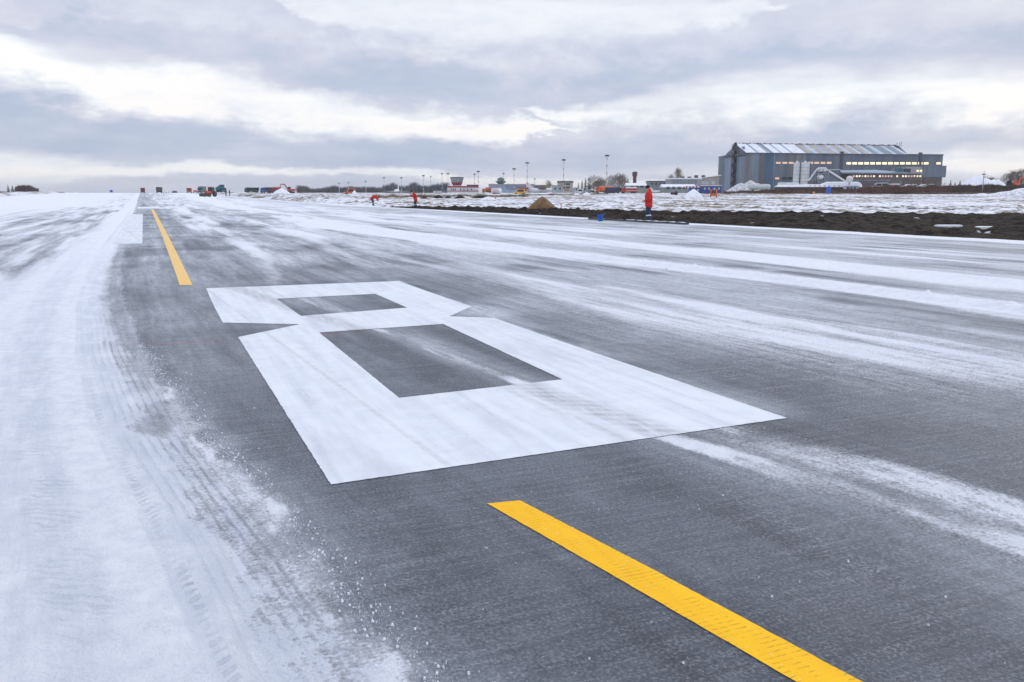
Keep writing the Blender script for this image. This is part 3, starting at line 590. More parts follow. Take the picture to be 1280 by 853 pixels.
def tank_truck(px, D, label, paint, tank, yaw=0.0, stripes=None, group='airfield tank trucks', ln=5.2):
    r = root('tank_truck', label, 'tank truck', px, D, yaw, group); cab_truck(r, paint)
    MB().box(-3.1, ln - 1, -.45, .45, .6, 1.0).build('chassis', DKST, r)
    b = MB(); b.lathe([(.1, -1.2), (.95, -1.12), (1.2, -.9), (1.2, ln - 1.3), (.95, ln - 1.08), (.1, ln - 1)], 18, (0, 0, 2.15), 'x'); tk = b.build('tank', tank, r, True)
    MB().box(-.6, ln - 1.6, -.3, .3, 3.33, 3.5).build('walkway', STEEL, tk)
    for x in (stripes or ()): MB().lathe([(1.21, -.14), (1.235, -.14), (1.235, .14), (1.21, .14)], 18, (x, 0, 2.15), 'x').build('stripe_band', RED, tk)
    wheels(r, (-2.2, 1.7, 2.9), 1.0, .52, .42); return r
def car(px, D, label, paint, yaw=0.0, van=False, group=None, cat='car', snow=False, name='parked_car', ln=4.4):
    r = root(name, label, cat, px, D, yaw, group); h = 2.1 if van else 1.45; a = ln / 2
    pr = [(-a, .35), (-a, .75), (-a + .25, .88), (-a + 1.1, .98), (-a + (1.35 if van else 1.75), h - .06), (-a + (1.7 if van else 2.2), h), (a - (.35 if van else 1.2), h), (a - (.08 if van else .45), 1.0), (a, .85), (a, .35)]
    R = []
    for y, s_ in ((-.86, .94), (-.72, 1.0), (.72, 1.0), (.86, .94)): R.append([(x * (1 if abs(y) < .8 else .985), y, .35 + (z - .35) * s_) for x, z in pr])
    MB().rings(R).build('body', paint, r)
    for s_ in (-1, 1):
        y = s_ * .868; MB().prism([(-a + 1.35 + (.15 if not van else 0), 1.02), (a - .75, 1.02), (a - (.7 if van else 1.3), h - .2), (-a + (1.6 if van else 2.1), h - .2)], y - .012, y + .012).build('side_window', GLASS, r)
        MB().box(-a - .02, -a + .05, s_ * .6 - .16, s_ * .6 + .16, .62, .76).build('headlight', WHITEP, r); MB().box(a - .04, a + .02, s_ * .62 - .14, s_ * .62 + .14, .66, .9).build('tail_light', RED, r)
    MB().quad((a - (.03 if van else .50) + .03, -.62, 1.08), (a - (.03 if van else .50) + .03, .62, 1.08), (a - (.28 if van else 1.12) + .05, .58, h - .14), (a - (.28 if van else 1.12) + .05, -.58, h - .14)).build('rear_window', GLASS, r)
    MB().quad((-a + 1.08, -.66, 1.04), (-a + 1.08, .66, 1.04), (-a + (1.38 if van else 1.76), .6, h - .12), (-a + (1.38 if van else 1.76), -.6, h - .12)).build('windscreen', GLASS, r)
    wheels(r, (-a + .85, a - .85), .78, .33, .22)
    if snow: MB().box(-a + 1.9, a - 1.1 if not van else a - .4, -.68, .68, h + .005, h + .12, .05).build('snow_cover', SNOWCAP, r)
    return r
def tractor(px, D, label, paint, yaw=0.0, blade=True, group=None):
    r = root('tractor', label, 'tractor', px, D, yaw, group)
    MB().box(-2.0, -.1, -.45, .45, .8, 1.6, .12).build('bonnet', paint, r); MB().box(-.2, 1.5, -.7, .7, .8, 1.4, .05).build('body', paint, r)
    c = MB(); c.box(-.1, 1.4, -.7, .7, 1.4, 2.55, .05, top=(.15, .1, .08, .08)); c.build('cab', GLASS, r); MB().box(-.15, 1.45, -.72, .72, 2.56, 2.7, .05).build('roof', paint, r)
    MB().tube([(-1.2, .3, 1.6), (-1.2, .3, 2.4)], .05).build('exhaust_pipe', DKST, r); MB().ball((.6, 0, 2.76), .1).build('beacon', ORANGE, r)
    if blade: b = MB(); b.box(-3.0, -2.85, -1.35, 1.35, .1, 1.0); b.tube([(-2.85, .5, .5), (-1.5, .5, .9)], .07); b.tube([(-2.85, -.5, .5), (-1.5, -.5, .9)], .07); b.build('plough_blade', DKST, r)
    wheels(r, (-1.5,), .75, .5, .3); wheels(r, (.9,), .85, .8, .45); return r
def excavator(px, D, label, paint, yaw=0.0, group='orange excavators'):
    r = root('excavator', label, 'excavator', px, D, yaw, group)
    for s_ in (-1, 1): MB().prism([(-2, .25), (-1.7, 0), (1.7, 0), (2, .25), (2, .55), (1.7, .85), (-1.7, .85), (-2, .55)], s_ * 1.1 - .28, s_ * 1.1 + .28).build('track', TYRE, r)
    MB().box(-1.3, 2.3, -1.25, 1.25, 1.0, 2.0, .15).build('body', paint, r); MB().lathe([(.7, .8), (.7, 1.0)], 14).build('turntable', DKST, r)
    c = MB().box(-1.3, .3, -1.2, -.2, 2.0, 3.0, .1, top=(.3, 0, 0, 0)).build('cab', paint, r); MB().box(-1.1, .1, -1.23, -1.2, 2.15, 2.85).build('side_window', GLASS, c)
    b = MB(); b.tube([(-1.1, .3, 1.8), (-2.6, .3, 4.1), (-4.2, .3, 4.2)], [.3, .32, .2], 6); b.build('boom', paint, r)
    MB().tube([(-4.1, .3, 4.3), (-5.2, .3, 1.6)], [.22, .14], 6).build('arm', paint, r)
    MB().prism([(-5.4, 1.5), (-4.9, 1.6), (-4.4, 1.1), (-4.6, .6), (-5.3, .8)], -.3, .9).build('bucket', DKST, r); return r
def heap(name, px, D, wpx, hpx, m, label, cat, group=None, lump=.15, seed=0, dep=1.0, pk=1.0, z=None, peaks=None, kind=None):
    """a pile standing on the ground: radial mesh with uneven flanks"""
    r = wpx * D / 1064 / 2; hh = hpx * D / 1064; n, k = 48, 22; V = []; Fc = []
    for i in range(k):
        q = 1 - i / (k - 1)
        for j in range(n):
            a = 2 * PI * j / n; rad = r * (1 + .16 * (float(vn(math.cos(a) * 1.7 + 9, math.sin(a) * 1.7 + seed, seed)) - .5) * 2)
            x, y = rad * q * math.cos(a), rad * q * dep * math.sin(a)
            prof = (1 - q ** 1.15) ** .9 if peaks is None else 0
            if peaks: prof = max(p_h * max(0, 1 - abs((x / r - p_x) / p_w) ** 1.25) for p_x, p_w, p_h in peaks) * (1 - q ** 3) ** .6
            hgt = hh * prof * pk + hh * lump * (float(fbm(x / r * 2.6 + seed, y / r * 2.6, seed + 3, 4)) - .5) * 2 * (1 - q ** 4)
            V.append((x, y, max(hgt, 0) - (.12 * hh if i == 0 else 0) if i == 0 else hgt))
    for i in range(k - 1):
        for j in range(n): Fc.append((i * n + j, i * n + (j + 1) % n, (i + 1) * n + (j + 1) % n, (i + 1) * n + j))
    b = MB(); b.add(V, Fc); o = b.build(name, m, None, True); x, y = RD(Rx(px, D), D); o.location = (x, y, float(tz(x, y)) - .05 if z is None else z); o.rotation_euler.z = -PSI
    return tag(o, label, cat, group, kind)
# ------------------------------------------------------------------ trees and brush
def twig_cloud(b, c, rx, rz, n, ln, th, up=.6, clumps=7, seed=0):
    rg = random.Random(seed); cs = [(rg.gauss(0, .45), rg.gauss(0, .45), rg.uniform(-.75, .8)) for _ in range(clumps)]
    for i in range(n):
        k = rg.choice(cs); x, y, z = (k[0] + rg.gauss(0, .26)) * rx, (k[1] + rg.gauss(0, .26)) * rx, (k[2] + rg.gauss(0, .24)) * rz
        if (x / rx) ** 2 + (y / rx) ** 2 + (z / rz) ** 2 > 1.3: continue
        p = Vector((c[0] + x, c[1] + y, c[2] + z)); d = Vector((x / rx + rg.gauss(0, .5), rg.gauss(0, .5), up + rg.gauss(0, .5))).normalized() * ln * rg.uniform(.5, 1.3)
        s_ = Vector((rg.gauss(0, 1), rg.gauss(0, .4), rg.gauss(0, .6))).normalized() * th
        b.add([tuple(p - s_), tuple(p + s_), tuple(p + d)], [(0, 1, 2)])
BARK = mat('brown_bark', (.09, .065, .05), .9, .3); TWIG = mat('bare_twigs', (.17, .135, .12), .9, .35, .3); TWIGY = mat('yellowish_twigs', (.24, .19, .09), .9, .35, .3); FIR = mat('fir_needles', (.04, .058, .052), .9, .4, .5); RUSTY = mat('rust_brown_brush', (.13, .058, .042), .95, .35, .2)
def bare_tree(px, D, h, w_, label, m=None, group='bare trees behind the vehicles', seed=0, n=900):
    r = root('bare_tree', label, 'tree', px, D, random.uniform(0, 6), group); b = MB()
    b.tube([(0, 0, -.3), (.1, 0, h * .3), (0, .1, h * .62), (.1, 0, h * .92)], [h * .028, h * .020, h * .012, .02], 6)
    for i in range(9):
        a = i * 2.4; z0 = h * (.25 + .06 * i); l = w_ * .5 * (1 - .05 * i); b.tube([(0, 0, z0), (math.cos(a) * l * .5, math.sin(a) * l * .5, z0 + l * .45), (math.cos(a) * l * .9, math.sin(a) * l * .9, z0 + l * 1.0)], [h * .011, h * .006, .015], 4)
    b.build('trunk', BARK, r)
    c = MB(); twig_cloud(c, (0, 0, h * .60), w_ * .55, h * .42, n, h * .15, h * .014, .7, 13, seed + 1); c.build('crown', m or TWIG, r); return r
def fir(px, D, h, w_, label, group='dark firs', seed=0):
    r = root('fir_tree', label, 'tree', px, D, random.uniform(0, 6), group); MB().tube([(0, 0, -.3), (0, 0, h * .9)], [h * .02, .03], 6).build('trunk', BARK, r)
    rg = random.Random(seed); c = MB()
    for i in range(420):
        q = rg.random() ** .75; z = h * (.10 + .88 * (1 - q)); rad = w_ * .5 * q * rg.uniform(.35, 1.1); a = rg.uniform(0, 2 * PI)
        p = Vector((math.cos(a) * rad * .35, math.sin(a) * rad * .35, z)); e = Vector((math.cos(a) * rad, math.sin(a) * rad, z - h * .05 * rg.random())); s_ = Vector((-math.sin(a), math.cos(a), .4)) * h * .022
        c.add([tuple(p + s_), tuple(p - s_), tuple(e)], [(0, 1, 2)])
    c.build('crown', FIR, r); return r
def brush(name, px0, px1, D0, D1, h, n, m, label, seed=0, th=.12, wav=.4, zf=None, jit=6):
    rg = random.Random(seed); b = MB()
    for i in range(n):
        t_ = rg.random(); px = px0 + (px1 - px0) * t_; D = D0 + (D1 - D0) * t_ + rg.uniform(-jit, jit); R = Rx(px, D); x, y = RD(R, D)
        hh = h * (1 - wav + 2 * wav * float(vn(px * .11 + seed, seed, 5))) * rg.uniform(.35, 1.05); z = float(tz(x, y)) - .1 + (zf(px, D) if zf else 0)
        a = rg.uniform(0, PI); s_ = th * rg.uniform(.6, 1.6); lx = rg.gauss(0, .16) * hh
        b.add([(x - math.cos(a) * s_, y - math.sin(a) * s_, z), (x + math.cos(a) * s_, y + math.sin(a) * s_, z), (x + lx, y + rg.gauss(0, .1) * hh, z + hh)], [(0, 1, 2)])
    o = b.build(name, m); return tag(o, label, kind='stuff')
# ------------------------------------------------------------------ far along the runway
def blue_board(px, D):
    r = root('marker_board', 'tiny blue marker board on legs far out on the snowy runway, left of all trucks', 'marker board', px, D)
    MB().box(-.75, .75, -.05, .05, .4, 1.5, .04).build('panel', BLUEP, r)
    for s_ in (-.5, .5): MB().tube([(s_, 0, 0), (s_, 0, .5)], .05, 6).build('leg', DKST, r)
blue_board(139, 430)
box_truck(178.5, 520, 'red truck seen from behind, leftmost vehicle out on the runway', RED, RED, PSI - PI / 2, 3.2)
dump_truck(199, 400, 'dark grey truck seen from behind, tallest silhouette in the middle of the far runway', NAVY, mat('dusty_bed', (.10, .085, .085), .8, .3), PSI - PI / 2)
car(207.3, 470, 'small pale car on the far runway right of the dark grey truck', WHITEP, PI / 2, group='small cars on the far runway')
car(218, 520, 'small dark car low on the crest of the far runway', NAVY, PI / 2, group='small cars on the far runway')
dump_truck(236.5, 470, 'red truck with grey body facing the camera on the far runway', RED, GREYP, PSI + PI / 2 - .06)
car(244, 420, 'small red car between two trucks on the far runway', RED, PI / 2 + .4, group='small cars on the far runway')
box_truck(252, 440, 'greenish grey box truck behind the red tractor', TEAL, mat('olive_box', (.17, .18, .17), .7, .25), PSI + PI / 2 - .35, 3.4)
tractor(262.3, 235, 'orange red tractor with snow plough facing the camera by the runway edge', mat('tractor_red', (.50, .085, .04), .5, .3), PI / 2 - .25)
dump_truck(277, 440, 'teal dump truck with its bed tipped up near two dark figures', TEAL, TEAL, PI - .75, .30)
dump_truck(314, 430, 'dark teal dump truck standing behind the snow bank', mat('dark_teal', (.012, .05, .06), .6, .3), mat('dark_teal', (.012, .05, .06)), .8)
box_truck(333, 440, 'blue truck with pale cab roof right of the dark teal truck', BLUEP, NAVY, 1.0, 2.9)
car(341, 380, 'dark red car behind the snow bank beside the blue truck', mat('maroon', (.16, .02, .02), .5, .3), .3, group='small cars on the far runway')
dump_truck(345.5, 390, 'red cab truck half hidden behind the large snow heap', RED, RED, PI / 2)
excavator(363, 400, 'red excavator leaning over the snow heap on the runway edge', mat('digger_red', (.42, .07, .05), .55, .3), .2, 'excavators')
heap('snow_heap', 352, 300, 26, 8, SNOWCAP, 'wide snow heap in front of the red excavator', 'snow heap', 'snow heaps', .2, 3)
heap('snow_heap', 443, 215, 13, 10, SNOWCAP, 'pointed white snow cone left of the bending worker', 'snow heap', 'snow heaps', .12, 5)
heap('snow_heap', 867, 235, 27, 10.5, SNOWCAP, 'clean white snow cone in front of the blue site cabins', 'snow heap', 'snow heaps', .08, 7)
heap('snow_heap', 721, 300, 9, 3.2, SNOWCAP, 'low snow lump on the field left of the larger lump, below the parked vans', 'snow heap', 'snow heaps', .15, 9)
heap('snow_heap', 733, 290, 11, 4.5, SNOWCAP, 'low snow lump on the field below the orange tank truck', 'snow heap', 'snow heaps', .15, 11)
heap('snow_heap', 610, 175, 22, 5.5, SNOWCAP, 'low dirty snow lump left of the brown sand pile', 'snow heap', 'snow heaps', .35, 13)
for i, (px, wd, hh) in enumerate(((530, 14, 2.6), (547, 17, 4.6), (560, 13, 3.6), (575, 16, 4.8))):
    heap('soil_mound', px, 205, wd, hh, SOIL, ['low flat dark soil mound right behind the standing worker', 'pointed black soil mound in front of the pale containers', 'small black soil mound between two taller mounds', 'tall black soil mound in front of the red and white control tower'][i], 'soil mound', 'dark soil mounds on the snowy field', .15, 20 + i)
heap('soil_mound', 601, 205, 36, 4.2, SOIL, 'long black soil mound ending below the striped tank', 'soil mound', 'dark soil mounds on the snowy field', .12, 27, .3)
SAND = mat('brown_sand', (.205, .125, .062), .95, .32, 3.0, bump=.06)
heap('sand_pile', 678, 73, 49, 18.5, SAND, 'pile of brown sand standing at the runway edge', 'sand pile', None, .05, 31, .9, 1.0, None, [(0, 1.0, 1.0)])
car(437.5, 330, 'orange van parked behind the pointed snow cone', ORANGE, .3, True, None, 'van', name='parked_van')
# distant tree lines
brush('far_woods', 372, 480, 900, 900, 7.5, 5200, mat('distant_woods', (.105, .095, .105), .95, .3, .05), 'dark line of distant woods low on the horizon', 3, .55, .35)
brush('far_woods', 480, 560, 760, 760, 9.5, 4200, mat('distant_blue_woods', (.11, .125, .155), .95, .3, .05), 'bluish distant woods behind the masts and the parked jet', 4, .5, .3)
brush('far_woods', -30, 110, 620, 1000, 2.2, 2600, RUSTY, 'thin rust brown brush line along the horizon on the far side', 5, .4, .3)
brush('brown_thicket', 20, 47, 560, 560, 5.0, 2300, mat('purple_brown_thicket', (.15, .085, .085), .95, .35, .1), 'purple brown thicket beside two dark firs on the horizon', 6, .45, .30)
fir(10.5, 560, 6, 3.2, 'small dark fir, the farther left of the pair by the purple thicket', 'dark firs', 1)
fir(16, 560, 5.6, 4.2, 'small dark fir touching the purple thicket on the horizon', 'dark firs', 2)
brush('dry_grass', 465, 660, 230, 260, .85, 5200, mat('straw_grass', (.24, .19, .12), .95, .35, .2), 'band of straw coloured dry grass before the control tower', 8, .10)
brush('dry_grass', 660, 760, 290, 330, .7, 2600, mat('straw_grass', (.24, .19, .12)), 'straw coloured grass strip before the parked plane', 9, .10)
brush('dry_grass', 975, 1020, 300, 300, .35, 600, mat('straw_grass', (.24, .19, .12)), 'patch of yellowed grass on the snowy field before the long snowy shed', 10, .10)
# ------------------------------------------------------------------ airport buildings and masts
def W(b, px0, px1, D0, D1, py0, py1):  # box given by its picture columns and heights, in the frame of a root at R0, D0
    pass
class Frame:
    """local frame of a thing whose root stands at picture column px, D metres out"""
    def __init__(s, px, D): s.R0 = Rx(px, D); s.D0 = D; x, y = RD(s.R0, D); s.z0 = float(tz(x, y))
    def x(s, px, D=None): return Rx(px, D or s.D0) - s.R0
    def z(s, py, D=None): return Zy(py, D or s.D0) - s.z0
    def P(s, px, py, D=None): D = D or s.D0; return (Rx(px, D, py) - s.R0, D - s.D0, Zy(py, D) - s.z0)
# red and white control tower building
D = 600; f = Frame(576, D); r = root('control_tower', 'red and white airport control tower with flared glass cabin on a long low building', 'control tower', 576, D)
WH2 = mat('white_render', (.66, .65, .66), .8, .12, .2); REDB = mat('red_band', (.33, .03, .035), .7, .25, .3)
zs = [f.z(p) for p in (241.5, 239.6, 238.6, 236.0, 234.8, 233.4)]
x0, x1 = f.x(560), f.x(598)
MB().box(x0, x1, -6, 6, -.5, zs[5]).build('wall', WH2, r)
MB().box(x0 - .1, x1 + .1, -6.1, 6.1, zs[4], zs[5] + .3).build('red_band', REDB, r); MB().box(x0 - .1, x1 + .1, -6.1, 6.1, zs[1], zs[2]).build('red_band', REDB, r)
MB().box(f.x(584), f.x(598), -5, 5, zs[5] + .3, zs[5] + 1.2).build('roof_parapet', DKST, r)
for p in (565, 567.5, 570, 576.3, 580.6, 585, 590): MB().box(f.x(p) - .35, f.x(p) + .35, -6.15, -6.02, zs[2] + .25, zs[2] + 1.4).build('window', GLASS, r)
zt = [f.z(p) for p in (233.4, 231.8, 228.3, 227.9, 222.6, 222.0)]; cx = f.x(571.3)
MB().lathe([(2.9, 0), (2.9, zt[1])], 12, (cx, 0, 0)).build('shaft', WH2, r); MB().lathe([(2.95, zt[1]), (4.1, zt[2])], 12, (cx, 0, 0)).build('red_collar', REDB, r)
cab = MB().lathe([(3.7, zt[2]), (4.6, zt[4])], 12, (cx, 0, 0)).build('glass_cabin', mat('pale_tower_glass', (.30, .36, .38), .2, .25, .4), r)
for k in range(12):
    a = 2 * PI * k / 12; b = MB(); b.tube([(cx + 3.72 * math.cos(a), 3.72 * math.sin(a), zt[2]), (cx + 4.64 * math.cos(a), 4.64 * math.sin(a), zt[4])], .10, 4); b.build('window_post', DKST, cab)
MB().lathe([(4.9, zt[4]), (4.9, zt[5]), (4.2, zt[5] + .25)], 12, (cx, 0, 0)).build('roof', DKST, r)
for dx in (-2.2, .8): MB().tube([(cx + dx, 0, zt[5]), (cx + dx, 0, zt[5] + 1.8)], .06, 4).build('antenna', DKST, r)
def block(name, label, cat, px0, px1, D, pytop, dep, m, roofm=None, wins=None, winm=None, wz=None, group=None, rh=.5, gable=False, wh=1.2, ww=None, extra_base=0):
    """simple building with roof slab and window openings standing proud of the wall"""
    f = Frame((px0 + px1) / 2, D); r = root(name, label, cat, (px0 + px1) / 2, D, 0, group); x0, x1 = f.x(px0), f.x(px1); zt_ = f.z(pytop)
    if gable:
        MB().box(x0, x1, 0, dep, -1, zt_ - rh).build('wall', m, r)
        MB().rings([[(x0 - .4, -.5, zt_ - rh), (x0 - .4, dep + .5, zt_ - rh), (x0 - .4, dep / 2, zt_)], [(x1 + .4, -.5, zt_ - rh), (x1 + .4, dep + .5, zt_ - rh), (x1 + .4, dep / 2, zt_)]]).build('roof', roofm or SNOWCAP, r)
    else:
        MB().box(x0, x1, 0, dep, -1, zt_ - rh).build('wall', m, r); MB().box(x0 - .3, x1 + .3, -.3, dep + .3, zt_ - rh, zt_).build('roof', roofm or DKST, r)
    for py in (wz or ()):
        z = f.z(py)
        for p in wins:
            wx = ww or 1.0; q = MB().box(f.x(p) - wx / 2, f.x(p) + wx / 2, -.1, .03, z - wh / 2, z + wh / 2).build('window', winm or GLASS, r)
    return r, f
block('small_building', 'small blue grey building adjoining the control tower base', 'building', 551.5, 559.5, 598, 236.3, 8, mat('blue_grey_wall', (.22, .27, .35), .8, .2, .3), None, (553.5, 556.5), None, (238.5,))
for i, (a, b_) in enumerate(((541.5, 545.4), (546.2, 550.8))):
    f = Frame((a + b_) / 2, 330); r = root('container', ['pale container standing left of its twin above the black soil mound', 'pale container standing nearest the blue grey building'][i], 'container', (a + b_) / 2, 330, 0, 'pale storage containers')
    x0, x1 = f.x(a), f.x(b_); b = MB(); b.box(x0, x1, 0, 2.4, .1, f.z(239.2), .05)
    for k in range(5): xx = x0 + (x1 - x0) * (k + .5) / 5; b.box(xx - .03, xx + .03, -.04, 0, .2, f.z(239.4))
    b.build('body', mat('cream_container', (.60, .58, .55), .7, .2, .4), r); MB().box(x0 - .02, x1 + .02, .0, 2.4, f.z(239.2), f.z(239.0)).build('snow_cover', SNOWCAP, r); MB().box(x0 + .1, x1 - .1, .2, 2.2, 0, .1).build('skid', DKST, r)
# terminal with its small green tower
r, f = block('terminal_building', 'long low bluish airport terminal with a small green lookout tower on its roof', 'terminal', 611, 668, 640, 230.2, 22, mat('terminal_panels', (.30, .36, .47), .6, .2, .25), GREYP, tuple(range(634, 666, 3)), mat('terminal_glass', (.13, .18, .26), .3, .3), (233.2, 236), rh=.9, wh=1.1, ww=1.3)
cx = f.x(626); LOOK = mat('green_grey_tower', (.08, .13, .13), .6, .3)
b = MB(); z0 = f.z(230.2); b.lathe([(2.0, z0), (3.9, z0 + 1.6), (3.9, z0 + 2.2), (2.6, z0 + 2.3), (2.6, z0 + 3.6), (3.4, z0 + 3.7), (2.4, z0 + 4.1), (.6, z0 + 5.0)], 10, (cx, 4, 0)); b.build('lookout_tower', LOOK, r)
MB().lathe([(2.65, z0 + 2.5), (2.65, z0 + 3.4)], 10, (cx, 4, 0)).build('lookout_window', mat('pale_tower_glass'), r)
block('low_red_building', 'low red roofed shed between the terminal and the parked plane', 'shed', 647, 660, 560, 234.6, 8, mat('pink_wall', (.42, .30, .32), .8, .2, .3), REDB, (650, 654, 657), None, (238,), rh=.8)
block('brick_building', 'low pink brick building behind the parked propeller plane', 'building', 667, 683, 660, 231.6, 10, mat('pink_brick', (.30, .17, .18), .85, .3, .4), DKST, (670, 674, 678, 681), None, (234.5,), rh=.5)
r, f = block('grey_annex', 'low grey annex in front of the cream block', 'building', 690.5, 704, 520, 231.8, 8, mat('pale_grey_wall', (.40, .43, .46), .8, .15, .3), GREYP, (694, 700), None, (236,), rh=.4)
r, f = block('cream_block', 'two storey cream and grey block beside the tall striped mast', 'building', 698, 716, 540, 226.2, 12, mat('cream_wall', (.46, .41, .34), .85, .2, .3), mat('grey_roof_band', (.19, .20, .21), .8, .2), (705, 708.5, 711), None, (230.5, 234.5), rh=1.3, ww=1.2, wh=1.0)
for px, py, mm in ((706.5, 237.2, RED), (710, 237.4, BLUEP)): MB().prism([(f.x(px) - .5, f.z(py) - .6), (f.x(px) + .5, f.z(py) - .6), (f.x(px), f.z(py) + .6)], -.12, .02).build('wall_emblem', mm, r)
def mast(px, D, pytop, label, headw=2.6, base=None):
    f = Frame(px, D); r = root('light_mast', label, 'light mast', px, D, 0, 'floodlight masts across the airport'); h = f.z(pytop); n = 9
    MB().tube([(0, 0, 0), (0, 0, h)], [.25, .13], 6).build('pole', mat('pale_mast', (.62, .62, .64), .6, .15), r)
    for k in range(n):
        if k % 2 == 0 and h > 12: z0 = h * (.12 + .86 * k / n); MB().tube([(0, 0, z0), (0, 0, z0 + h * .075)], [.275 - .12 * z0 / h, .265 - .12 * z0 / h], 6).build('red_band', REDB, r)
    headw *= .8; b = MB(); b.lathe([(headw * .3, h - .25), (headw * .5, h), (headw * .5, h + .3), (headw * .3, h + .5)], 8)
    for k in range(6): a = k * PI / 3; b.box(math.cos(a) * headw * .45 - .25, math.cos(a) * headw * .45 + .25, math.sin(a) * headw * .45 - .25, math.sin(a) * headw * .45 + .25, h - .45, h - .05)
    b.build('lamp_ring', DKST, r)
for px, D, pt, hw, lb in ((424, 800, 229.3, 1.6, 'thin short mast farthest left, above the distant woods'), (436, 800, 228.6, 1.6, 'thin mast above the orange van and snow cone'), (457.5, 780, 227, 1.8, 'thin mast rising over the bending worker'), (480.3, 760, 222.2, 1.9, 'mast rising at the left wing of the jet seen head on'), (502, 740, 222.4, 2.1, 'mast rising at the right wing of the jet seen head on'), (529.5, 700, 219.8, 2.6, 'mast rising just right of the standing worker in red'), (538.6, 760, 220.8, 1.2, 'faint thin mast between two larger masts left of the control tower'), (552.8, 720, 217.3, 2.0, 'mast with small head, left of the twin beside the control tower'), (560.2, 700, 217.3, 2.9, 'mast with wide head standing closest to the control tower cabin'), (593.3, 720, 218, 2.0, 'lower mast of the pair above the right end of the tower building'), (598, 660, 214.6, 2.9, 'taller mast of the pair above the right end of the tower building'), (642.6, 600, 211.4, 3.0, 'striped mast in front of the middle of the terminal'), (659, 560, 203.9, 2.7, 'tall striped mast at the tail of the parked plane'), (704.3, 520, 200.2, 2.8, 'tall striped mast in front of the cream block'), (758, 470, 194.8, 2.8, 'tallest striped mast, standing behind the orange tank truck')):
    mast(px, D, pt, lb, hw)
def thin_pole(px, D, pt, label):
    f = Frame(px, D); r = root('antenna_pole', label, 'antenna', px, D, 0, 'thin antenna poles'); h = f.z(pt); MB().tube([(0, 0, 0), (0, 0, h)], [.2, .1], 5).build('pole', GREYP, r); MB().box(-.7, .7, -.1, .1, h * .82, h * .86).build('crossbar', DKST, r)
thin_pole(629.6, 590, 212.5, 'thin antenna pole beside the green lookout tower'); thin_pole(668.5, 640, 220.5, 'short dark antenna pole right of the plane tail')
thin_pole(1228, 330, 213.5, 'lone thin post in front of the big snow hill'); thin_pole(1277.5, 420, 208.5, 'thin pole above the orange digger')
# vehicles of the airport
tank_truck(609, 520, 'rust orange tank truck parked right of the control tower', ORANGE, mat('rust_orange', (.42, .09, .04), .6, .3), 0.0)
f = Frame(620.5, 330); r = root('storage_tank', 'white horizontal storage tank with red bands on the field below the terminal', 'tank', 620.5, 330); q = f.x(627) - f.x(614)
tk = MB().lathe([(.3, -q / 2), (.85, -q / 2 + .1), (1.15, -q / 2 + .5), (1.15, q / 2 - .5), (.85, q / 2 - .1), (.3, q / 2)], 18, (0, 0, 1.25), 'x').build('tank', WHITEP, r, True)
for k in range(5): MB().lathe([(1.155, -.07), (1.19, -.07), (1.19, .07), (1.155, .07)], 18, (-q / 2 + .75 + k * .48, 0, 1.25), 'x').build('red_band', REDB, tk)
for x in (-1.1, 1.1): MB().box(x - .2, x + .2, -.8, .8, 0, .5).build('support', DKST, r)
car(649.5, 330, 'yellow van parked in front of the terminal left of the plane', YELP, .0, True, None, 'van', name='parked_van', ln=4.6)
